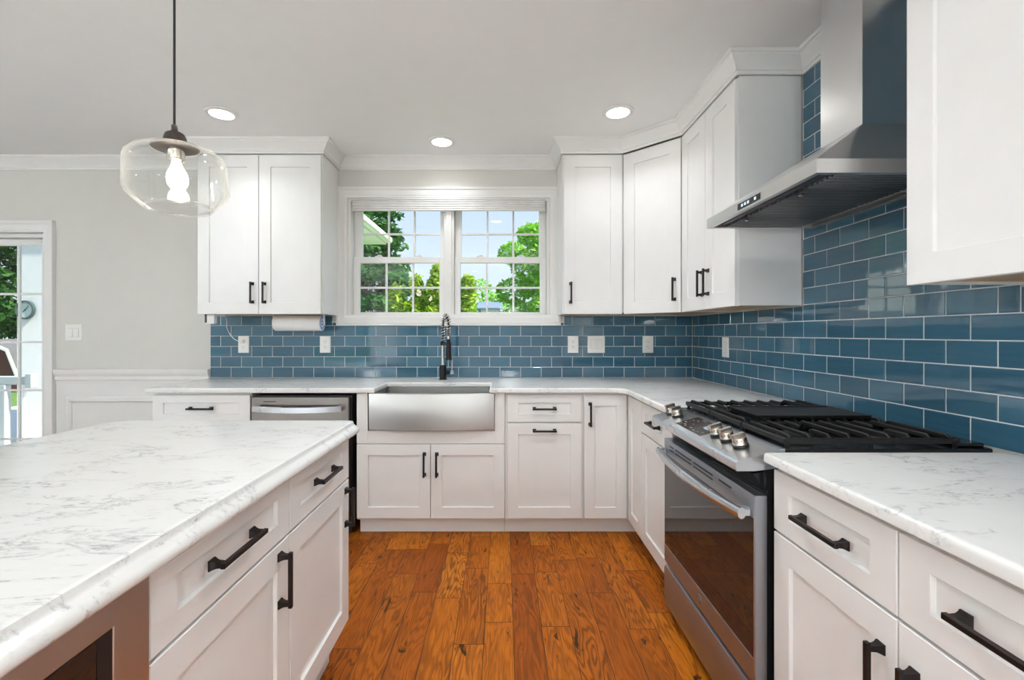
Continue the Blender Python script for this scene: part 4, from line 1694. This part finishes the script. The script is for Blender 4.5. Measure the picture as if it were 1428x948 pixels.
t = thing('under_cabinet_light', 'small white puck light under the wall cabinet with a white cord hanging to the outlet', 'light', (-2.000, 3.27, ZU))
b = MB()
b.lathe([(0.030, -0.0005), (0.032, -0.004), (0.032, -0.011), (0.026, -0.014), (0.004, -0.0145)], (0, 0, 0), 28)
b.build('puck', PLATE, t)
ox = ux(340.9) - (-2.000)
b = MB()
raw = [(0.0, 0.028, -0.010), (-0.018, 0.075, -0.020), (-0.040, 0.125, -0.050), (-0.050, 0.140, -0.088), (-0.044, 0.146, -0.120), (-0.028, 0.150, -0.152), (-0.004, 0.152, -0.180), (ox - 0.030, 0.152, -0.196), (ox - 0.012, 0.152, -0.198)]
pts = []
for i in range(len(raw) - 1):
    p0, p1, p2, p3 = [Vector(raw[max(0, min(len(raw) - 1, i + k))]) for k in (-1, 0, 1, 2)]
    for s in range(6):
        u_ = s / 6
        pts.append(tuple(0.5 * ((2 * p1) + (-p0 + p2) * u_ + (2 * p0 - 5 * p1 + 4 * p2 - p3) * u_ * u_ + (-p0 + 3 * p1 - 3 * p2 + p3) * u_ ** 3)))
pts.append(raw[-1])
b.tube(pts, 0.0024, 8)
b.build('cord', PLATE, t)
b = MB()
b.box(ox - 0.014, ox + 0.014, 0.140, 0.1665, -0.212, -0.184, 0.005)
b.build('plug', PLATE, t)

# ------------------------------------------------------------------ recessed ceiling lights
def can_light(label, x, y, power=None):
    t = thing('recessed_light', label, 'ceiling light', (x, y, ZC - 0.0125), 0)
    b = MB()
    b.lathe([(0.092, 0.0122), (0.092, 0.0085), (0.086, 0.004), (0.074, 0.0025), (0.067, 0.004), (0.067, 0.0122)], (0, 0, 0), 40)
    b.build('ring', TRIMW, t)
    b = MB()
    b.lathe([(0.0668, 0.0060), (0.060, 0.0035), (0.030, 0.0025), (0.004, 0.0022)], (0, 0, 0), 40, None, False, True)
    b.build('lens', CANLENS, t)
    ld = bpy.data.lights.new('downlight', 'AREA')
    ld.shape = 'DISK'
    ld.size = 0.13
    ld.spread = R(125)
    ld.energy = power or CAN_POWER
    ld.color = (0.93, 0.967, 1.0)
    lo = bpy.data.objects.new('downlight', ld)
    lo.location = (0, 0, -0.004)
    lo.parent = t
    COL.objects.link(lo)
    return t


can_light('lit recessed ceiling light above the left wall cabinet, near the pendant', -1.687, 2.755)
can_light('lit recessed ceiling light centred in front of the window', -0.421, 3.157)
can_light('lit recessed ceiling light in front of the corner wall cabinet on the right', 0.685, 2.737)
for (x, y, l) in ((-0.08, 1.70, 'added unseen recessed light over the aisle beside the island, above the frame'),
                  (0.45, 1.70, 'added unseen recessed light over the aisle beside the range'), (0.35, -0.7, 'added unseen recessed light behind the camera by the right wall'),
                  (-1.0, -1.2, 'added unseen recessed light behind the near end of the island'), (-2.9, 1.0, 'added unseen recessed light left of the island'),
                  (-2.9, -1.4, 'added unseen recessed light behind and left of the island'), (-4.4, 1.0, 'added unseen recessed light before the patio door'),
                  (-0.6, -2.7, 'added unseen recessed light by the rear window')):
    can_light(l, x, y, ADDED_AISLE_POWER if y > 1.2 else None)  # unseen downlights added to brighten aisle, counters and room

# ------------------------------------------------------------------ pendant over the island
PX, PY = -1.030, 1.446
t = thing('pendant_light', 'clear glass pendant lamp with a glowing bulb on a black cord over the island', 'pendant light', (PX, PY, ZC))
TILT = R(3.5)
HZ = 1.893                      # top of the cap
b = MB()
b.lathe([(0.060, -0.0008), (0.060, -0.018), (0.052, -0.024), (0.006, -0.026)])
b.build('canopy', BLACKM, t)
b = MB()
top = Vector((-0.004, 0, -0.024))
bot = Vector((-0.004, 0, HZ - ZC))
pts = [tuple(top.lerp(bot, i / 12)) for i in range(13)]
b.tube(pts, 0.0036, 10)
b.build('cord', RUBBER, t)
MP = Matrix.Rotation(-TILT, 3, 'Y')
org = bot.copy()


def pend(name, mat, prof, cap0=True, cap1=True, parent=None, seg=48):
    b = MB()
    b.lathe([(r, h) for r, h in prof], org, seg, MP, cap0, cap1)
    return b.build(name, mat, parent or t, smooth=50)


pend('cap', BRONZE, [(0.005, 0.010), (0.008, 0.008), (0.009, -0.010), (0.020, -0.016), (0.026, -0.020), (0.030, -0.030), (0.035, -0.050), (0.062, -0.058), (0.066, -0.062), (0.058, -0.066), (0.004, -0.066)], seg=36)
pend('socket', NICKEL, [(0.024, -0.066), (0.024, -0.098), (0.020, -0.104), (0.004, -0.106)], seg=28)
outer = [(0.0675, -0.066), (0.095, -0.072), (0.118, -0.083), (0.132, -0.097), (0.1365, -0.114), (0.1375, -0.140), (0.1405, -0.190), (0.1405, -0.200), (0.133, -0.214), (0.098, -0.250), (0.088, -0.255)]
inner = [(0.085, -0.252), (0.094, -0.2475), (0.129, -0.2115), (0.1365, -0.199), (0.1365, -0.190), (0.1335, -0.140), (0.1325, -0.115), (0.1285, -0.0995), (0.1155, -0.087), (0.094, -0.0762), (0.0675, -0.070)]
pend('glass_shade', SHADEG, outer + inner + [outer[0]], False, False)
pend('shade_rim', SHADEG, [(0.0885 + 0.005 * math.cos(2 * PI * k / 10), -0.2545 + 0.005 * math.sin(2 * PI * k / 10)) for k in range(11)], False, False)
pend('bulb', BULBG, [(0.012, -0.106), (0.013, -0.114), (0.017, -0.124), (0.026, -0.142), (0.0295, -0.160), (0.027, -0.178), (0.018, -0.191), (0.006, -0.197)], seg=28)
t2 = copy_tree(t)  # second pendant, out of view, added for more light near the camera
t2.location.y = 0.55
t2['label'] = 'added unseen copy of the glass pendant over the near end of the island'

# unseen bowl lamp added behind the camera to fill the room with light
t = thing('fill_bowl_lamp', 'added unseen fill lamp with a frosted bowl, behind the camera', 'ceiling lamp', (-4.3, -1.0, ZC))
b = MB()
b.lathe([(0.07, -0.0008), (0.07, -0.02), (0.012, -0.03), (0.012, -0.30)])
b.build('stem', BLACKM, t)
b = MB()
b.lathe([(0.30, -0.30), (0.30, -0.312), (0.26, -0.36), (0.16, -0.395), (0.02, -0.405)], (0, 0, 0), 40, None, True, True)
b.build('bowl', emitter('fill_bowl_glow', (1.0, 0.95, 0.88), 3.0), t)
ld = bpy.data.lights.new('fill_bowl_light', 'POINT')
ld.energy = FILL_BOWL_POWER
ld.color = (0.885, 0.952, 1.0)
ld.shadow_soft_size = 0.12
lo = bpy.data.objects.new('fill_bowl_light', ld)
lo.location = (0, 0, -0.16)
lo.parent = t
COL.objects.link(lo)

for (x, y, l) in ((0.12, -1.3, 'added unseen fill lamp with white drum shade in line with the aisle, behind the camera'), (-2.75, -2.7, 'added unseen fill lamp with white drum shade between the two rear windows')):
    t = thing('fill_floor_lamp', l, 'fill lamp', (x, y, 0))  # lamps added out of view to light the cabinets and ceiling
    b = MB()
    b.lathe([(0.14, 0.0005), (0.14, 0.016), (0.02, 0.026), (0.011, 0.04), (0.011, 1.50)], (0, 0, 0), 32)
    b.build('stand', BLACKM, t)
    b = MB()
    b.lathe([(0.20, 1.42), (0.17, 1.72), (0.168, 1.72), (0.198, 1.42), (0.20, 1.42)], (0, 0, 0), 40, None, False, False)
    b.build('lamp_shade', LAMPF, t)
    ld = bpy.data.lights.new('fill_lamp_light', 'POINT')
    ld.energy = FILL_LAMP_POWER
    ld.color = (0.885, 0.952, 1.0)
    ld.shadow_soft_size = 0.06
    lo = bpy.data.objects.new('fill_lamp_light', ld)
    lo.location = (0, 0, 1.58)
    lo.parent = t
    COL.objects.link(lo)

# ------------------------------------------------------------------ outdoors
GZ0 = -0.55
b = MB()
b.box(-60, 60, YB + 0.30, 80, GZ0 - 0.2, GZ0)
b.box(-60, 60, -40, YF - 0.2, GZ0 - 0.2, GZ0)
b.box(-60, XL - 0.2, YF - 0.2, YB + 0.30, GZ0 - 0.2, GZ0)
struct(b.build('ground', LAWN))


def leaves(blobs, per, size, seedn, shell=0.55):
    """leaf cards scattered through ellipsoid blobs: (cx, cy, cz, rx, ry, rz)"""
    rnd = random.Random(seedn)
    vs, fs, tint = [], [], []
    for (cx, cy, cz, rx, ry, rz) in blobs:
        for _ in range(per):
            while True:
                p = Vector((rnd.uniform(-1, 1), rnd.uniform(-1, 1), rnd.uniform(-1, 1)))
                if p.length <= 1:
                    break
            L = p.length
            if L > 1e-3:
                p = p / L * (shell + (1 - shell) * L)
            c = Vector((cx + p.x * rx, cy + p.y * ry, cz + p.z * rz))
            a = Vector((rnd.gauss(0, 1), rnd.gauss(0, 1), rnd.gauss(0, 0.6))).normalized()
            n_ = Vector((rnd.gauss(0, 0.6), rnd.gauss(0, 0.6), 1)).normalized()
            bb = a.cross(n_)
            if bb.length < 1e-3:
                continue
            bb.normalize()
            s = size * rnd.uniform(0.6, 1.3)
            b0 = len(vs)
            vs.extend([tuple(c - a * s), tuple(c + bb * s * 0.45), tuple(c + a * s), tuple(c - bb * s * 0.45)])
            fs.append((b0, b0 + 1, b0 + 2, b0 + 3))
            tint.append(rnd.random())
    return vs, fs, tint


def foliage(name, mat, parent, vs, fs, tint):
    loc = mw(parent).translation
    me = bpy.data.meshes.new(name)
    me.from_pydata([(x - loc.x, y - loc.y, z - loc.z) for x, y, z in vs], [], fs)
    me.attributes.new('tint', 'FLOAT', 'FACE').data.foreach_set('value', tint)
    me.materials.append(mat)
    o = bpy.data.objects.new(name, me)
    o.parent = parent
    COL.objects.link(o)
    return o


def broadleaf(label, x, y, h, blobs, mat, per, size, seedn, tr=0.14):
    t = thing('maple_tree', label, 'tree', (x, y, GZ0))
    b = MB()
    b.tube([(x, y, GZ0), (x + 0.05, y, GZ0 + h * 0.4), (x - 0.05, y, GZ0 + h * 0.75)], [tr, tr * 0.7, tr * 0.25], 10)
    for k, bl in enumerate(blobs[:7]):
        b.tube([(x, y, GZ0 + h * 0.3), ((x + bl[0]) / 2, (y + bl[1]) / 2, (GZ0 + h * 0.35 + bl[2]) / 2), bl[:3]], [tr * 0.45, tr * 0.3, tr * 0.1], 8)
    b.build('trunk', BARK, t, True)
    foliage('crown', mat, t, *leaves(blobs, per, size, seedn))
    return t


rnd = random.Random(8)


def cloud(cx, cy, cz, rx, ry, rz, n, r0, r1):
    out = []
    for _ in range(n):
        while True:
            p = Vector((rnd.uniform(-1, 1), rnd.uniform(-1, 1), rnd.uniform(-1, 1)))
            if p.length <= 1:
                break
        r = rnd.uniform(r0, r1)
        out.append((cx + p.x * rx, cy + p.y * ry, cz + p.z * rz, r, r, r * 0.8))
    return out


broadleaf('bright green maple tree seen through the right half of the kitchen window', 1.75, 15.0, 4.6, cloud(1.70, 15.0, 3.15, 1.75, 1.5, 1.9, 30, 0.34, 0.60), L_MAPLE, 520, 0.10, 1)
broadleaf('distant green tree over the hedge in the middle of the window', -3.6, 50.0, 6.5, cloud(-3.4, 50.0, 4.4, 4.6, 2.0, 2.0, 22, 0.9, 1.4), L_MAPLE, 260, 0.22, 2)
broadleaf('leafy green tree seen through the patio door', -22.5, 20.5, 9.0, cloud(-22.2, 20.5, 4.8, 4.6, 2.4, 5.0, 64, 0.7, 1.2), L_DARK, 330, 0.16, 3)
broadleaf('tall tree outside behind the house', -3.5, -13.0, 7.0, cloud(-3.5, -13.0, 4.2, 4.2, 2.0, 3.0, 26, 0.7, 1.2), L_MAPLE, 160, 0.20, 6)


def conifer(label, x, y, h, r, mat, seedn):
    t = thing('fir_tree', label, 'tree', (x, y, GZ0))
    b = MB()
    b.tube([(x, y, GZ0), (x, y, GZ0 + h)], [0.2, 0.02], 10)
    b.build('trunk', BARK, t, True)
    rn = random.Random(seedn)
    blobs = []
    z = 0.6
    while z < h - 0.2:
        rr = r * (1 - z / h) ** 0.85
        nbr = max(4, int(rr * 7))
        for k in range(nbr):
            a = rn.uniform(0, 2 * PI)
            q = rr * rn.uniform(0.45, 1.0)
            blobs.append((x + q * math.cos(a), y + q * math.sin(a), GZ0 + z - 0.15 * q, 0.45, 0.45, 0.24))
        z += 0.26
    foliage('crown', mat, t, *leaves(blobs, 110, 0.13, seedn, 0.2))
    return t


conifer('tall dark fir tree seen through the left half of the kitchen window', -4.55, 15.0, 8.8, 2.3, L_FIR, 21)
t = thing('hedge', 'dense yellow green clipped hedge beyond the kitchen window, in front of the dark fir', 'hedge', (-1.8, 12.0, GZ0))
b = MB()
bl = []
rn = random.Random(40)
for (x, h, rr) in ((-2.8, 3.0, 0.42), (-2.25, 3.2, 0.46), (-1.72, 3.52, 0.40), (-1.30, 3.15, 0.40), (-0.92, 3.22, 0.34)):
    b.tube([(x, 12.0, GZ0), (x, 12.0, GZ0 + h * 0.8)], [0.06, 0.02], 8)
    for k in range(60):
        f = rn.random()
        q = rr * (1 - f ** 3) * rn.uniform(0.4, 1.0)
        a = rn.uniform(0, 2 * PI)
        bl.append((x + q * math.cos(a), 12.0 + q * math.sin(a), GZ0 + 0.1 + f * (h - 0.2), 0.17, 0.17, 0.26))
b.build('stems', BARK, t, True)
foliage('foliage', L_HEDGE, t, *leaves(bl, 110, 0.085, 60, 0.3))
t = thing('yew_bush', 'dark green bush at the lower left of the kitchen window view', 'bush', (-3.9, 11.4, GZ0))
b = MB()
b.tube([(-3.9, 11.4, GZ0), (-3.9, 11.4, GZ0 + 1.6)], [0.07, 0.02], 8)
b.build('stems', BARK, t, True)
foliage('foliage', L_DARK, t, *leaves(cloud(-3.9, 11.4, GZ0 + 1.45, 0.62, 0.4, 1.25, 34, 0.26, 0.4), 170, 0.085, 61, 0.3))


def house(label, x0, x1, y0, y1, zw, zr, roofm, ridge='x', name='neighbour_house'):
    t = thing(name, label, 'house', ((x0 + x1) / 2, (y0 + y1) / 2, GZ0))
    b = MB()
    if ridge == 'x':
        b.box(x0, x1, y0, y1, GZ0, zw)
    else:
        b.loft([[(x0, y, GZ0), (x1, y, GZ0), (x1, y, zw), ((x0 + x1) / 2, y, zr - 0.04), (x0, y, zw)] for y in (y0, y1)])
    b.build('walls', VINYL, t, True)
    b = MB()
    o = 0.3
    ym, xm = (y0 + y1) / 2, (x0 + x1) / 2
    if ridge == 'x':
        b.loft([[(x, y0 - o, zw - 0.05), (x, y0 - o, zw + 0.05), (x, ym, zr), (x, y1 + o, zw + 0.05), (x, y1 + o, zw - 0.05)] for x in (x0 - o, x1 + o)])
    else:
        b.loft([[(x0 - o, y, zw - 0.15), (x0 - o, y, zw), (xm, y, zr + 0.1), (x1 + o, y, zw), (x1 + o, y, zw - 0.15), (xm, y, zr - 0.05)] for y in (y0 - o, y1 + o)])
    b.build('roof', roofm, t, True)
    return t


h1 = house('white neighbour house with blue grey roof low beyond the hedge', -1.75, -0.35, 36.0, 41.0, 3.15, 3.85, ROOFB)
h2 = house('small white gabled shed low beneath the maple tree', 1.0, 2.5, 33.0, 37.0, 2.25, 3.1, VINYL, 'y', 'garden_shed')
t = thing('barn_shed', 'dark red gambrel shed with white trim seen through the patio door', 'shed', (-15.8, 15.0, GZ0))
b = MB()
sx = -15.15
G = [(-1.6, GZ0), (0.35, GZ0), (0.35, 0.05), (0.05, 0.72), (-0.62, 1.0), (-1.30, 0.72), (-1.6, 0.05)]
b.loft([[(sx + x, y, z) for x, z in G] for y in (14.0, 16.0)])
b.build('walls', BARN, t, True)
E = [(0.42, -0.08), (0.08, 0.76), (-0.62, 1.06), (-1.33, 0.76), (-1.67, -0.08)]
E2 = [(x * 0.965 - 0.02, z - 0.07) for x, z in reversed(E)]
b = MB()
b.loft([[(sx + x, y, z) for x, z in E + E2] for y in (14.001, 16.06)])
b.build('roof', ROOFE, t, True)
b = MB()
b.loft([[(sx + x, y, z) for x, z in E + E2] for y in (13.93, 14.0)])
b.build('rake_board', VINYL, t, True)

# house wing seen through the patio door, and its eave seen through the window
t = thing('house_wing', 'white clapboard wing of the house beyond the patio door', 'house wing', (-4.2, 6.5, GZ0))
b = MB()
b.box(-5.815, -2.45, 5.5, 7.45, GZ0, 2.70)
b.build('walls', VINYL, t, True)
b = MB()
b.loft([[(-1.92, y, 2.705), (-1.92, y, 2.84), (-4.0, y, 3.06), (-6.1, y, 2.84), (-6.1, y, 2.705)] for y in (5.40, 7.56)])
b.build('roof', VINYL, t, True)
b = MB()
b.box(-1.92, -1.82, 5.40, 7.56, 2.72, 2.82, 0.02)
b.build('gutter', VINYL, t, True)

tt = thing('outdoor_thermometer', 'round dial thermometer with dark rim on the white wall outside the patio door', 'thermometer', (-5.69, 5.487, 1.525))
b = MB()
b.lathe([(0.112, 0.0), (0.112, 0.026), (0.104, 0.032), (0.094, 0.028), (0.094, 0.010)], (0, 0, 0), 40, MYF)
b.build('rim', plain('thermometer_rim', (0.05, 0.09, 0.09), 0.4), tt)
b = MB()
b.lathe([(0.0935, 0.009), (0.0935, 0.0125), (0.003, 0.0130)], (0, 0, 0), 40, MYF)
b.build('dial', plain('thermometer_dial', (0.62, 0.72, 0.70), 0.6), tt)
b = MB()
for k in range(27):
    a = R(-130 + 10 * k) + PI / 2
    b.tube([(0.076 * math.cos(a), -0.0136, 0.076 * math.sin(a)), (0.087 * math.cos(a), -0.0136, 0.087 * math.sin(a))], 0.0012, 4)
b.build('scale_marks', BLACKP, tt)
b = MB()
b.tube([(-0.024, -0.017, -0.026), (0.05, -0.017, 0.054)], [0.0035, 0.0015], 6)
b.lathe([(0.007, 0.0128), (0.007, 0.019)], (0, 0, 0), 12, MYF)
b.build('needle', BLACKP, tt)

b = MB()
for k in range(36):
    y = 3.66 + k * 0.145
    if y + 0.14 > 5.46:
        b.box(-9.0, -5.83, y, y + 0.14, -0.13, -0.10, 0.003)
    else:
        b.box(-9.0, -2.6, y, y + 0.14, -0.13, -0.10, 0.003)
b.box(-9.0, -2.6, 3.66, 5.4, GZ0, -0.131)
d = b.build('deck_floor', DECKM)
struct(d)
t = thing('deck_railing', 'grey deck railing outside the patio door, in front of the white house wing', 'railing', (-6.7, 4.9, -0.10))
b = MB()
b.box(-8.4, -5.0, 4.87, 4.93, 0.70, 0.79, 0.008)
b.build('top_rail', RAILM, t, True)
b = MB()
b.box(-8.4, -5.0, 4.885, 4.915, 0.02, 0.07, 0.004)
b.build('bottom_rail', VINYL, t, True)
b = MB()
b.box(-5.06, -4.99, 4.86, 4.94, 0.665, 0.82, 0.006)
b.build('rail_bracket', RAILM, t, True)
for x in (-8.3, -6.9, -5.31):
    b = MB()
    b.box(x - 0.035, x + 0.035, 4.865, 4.935, -0.0995, 0.699, 0.006)
    b.build('post', RAILM, t, True)
for k in range(22):
    x = -8.15 + k * 0.145
    if any(abs(x - q) < 0.07 for q in (-6.9, -5.31)):
        continue
    b = MB()
    b.box(x - 0.012, x + 0.012, 4.888, 4.912, 0.0705, 0.6995, 0.003)
    b.build('baluster', VINYL, t, True)

# ------------------------------------------------------------------ repeats share a group
GROUPS = {'recessed_light': 'recessed ceiling lights', 'wall_outlet': 'outlets on the tile backsplash', 'light_switch': 'light switch plates',
          'wall_cabinet': 'white wall cabinets', 'base_cabinet': 'white base cabinets', 'island_cabinet': 'white island cabinets',
          'pendant_light': 'glass pendants over the island', 'fill_floor_lamp': 'added drum shade fill lamps', 'tile_backsplash': 'blue tile backsplashes',
          'bounce_rug': 'added pale bounce rugs'}
for o in S.objects:
    stem_ = o.name.split('.')[0]
    if o.parent is None and stem_ in GROUPS:
        o['group'] = GROUPS[stem_]
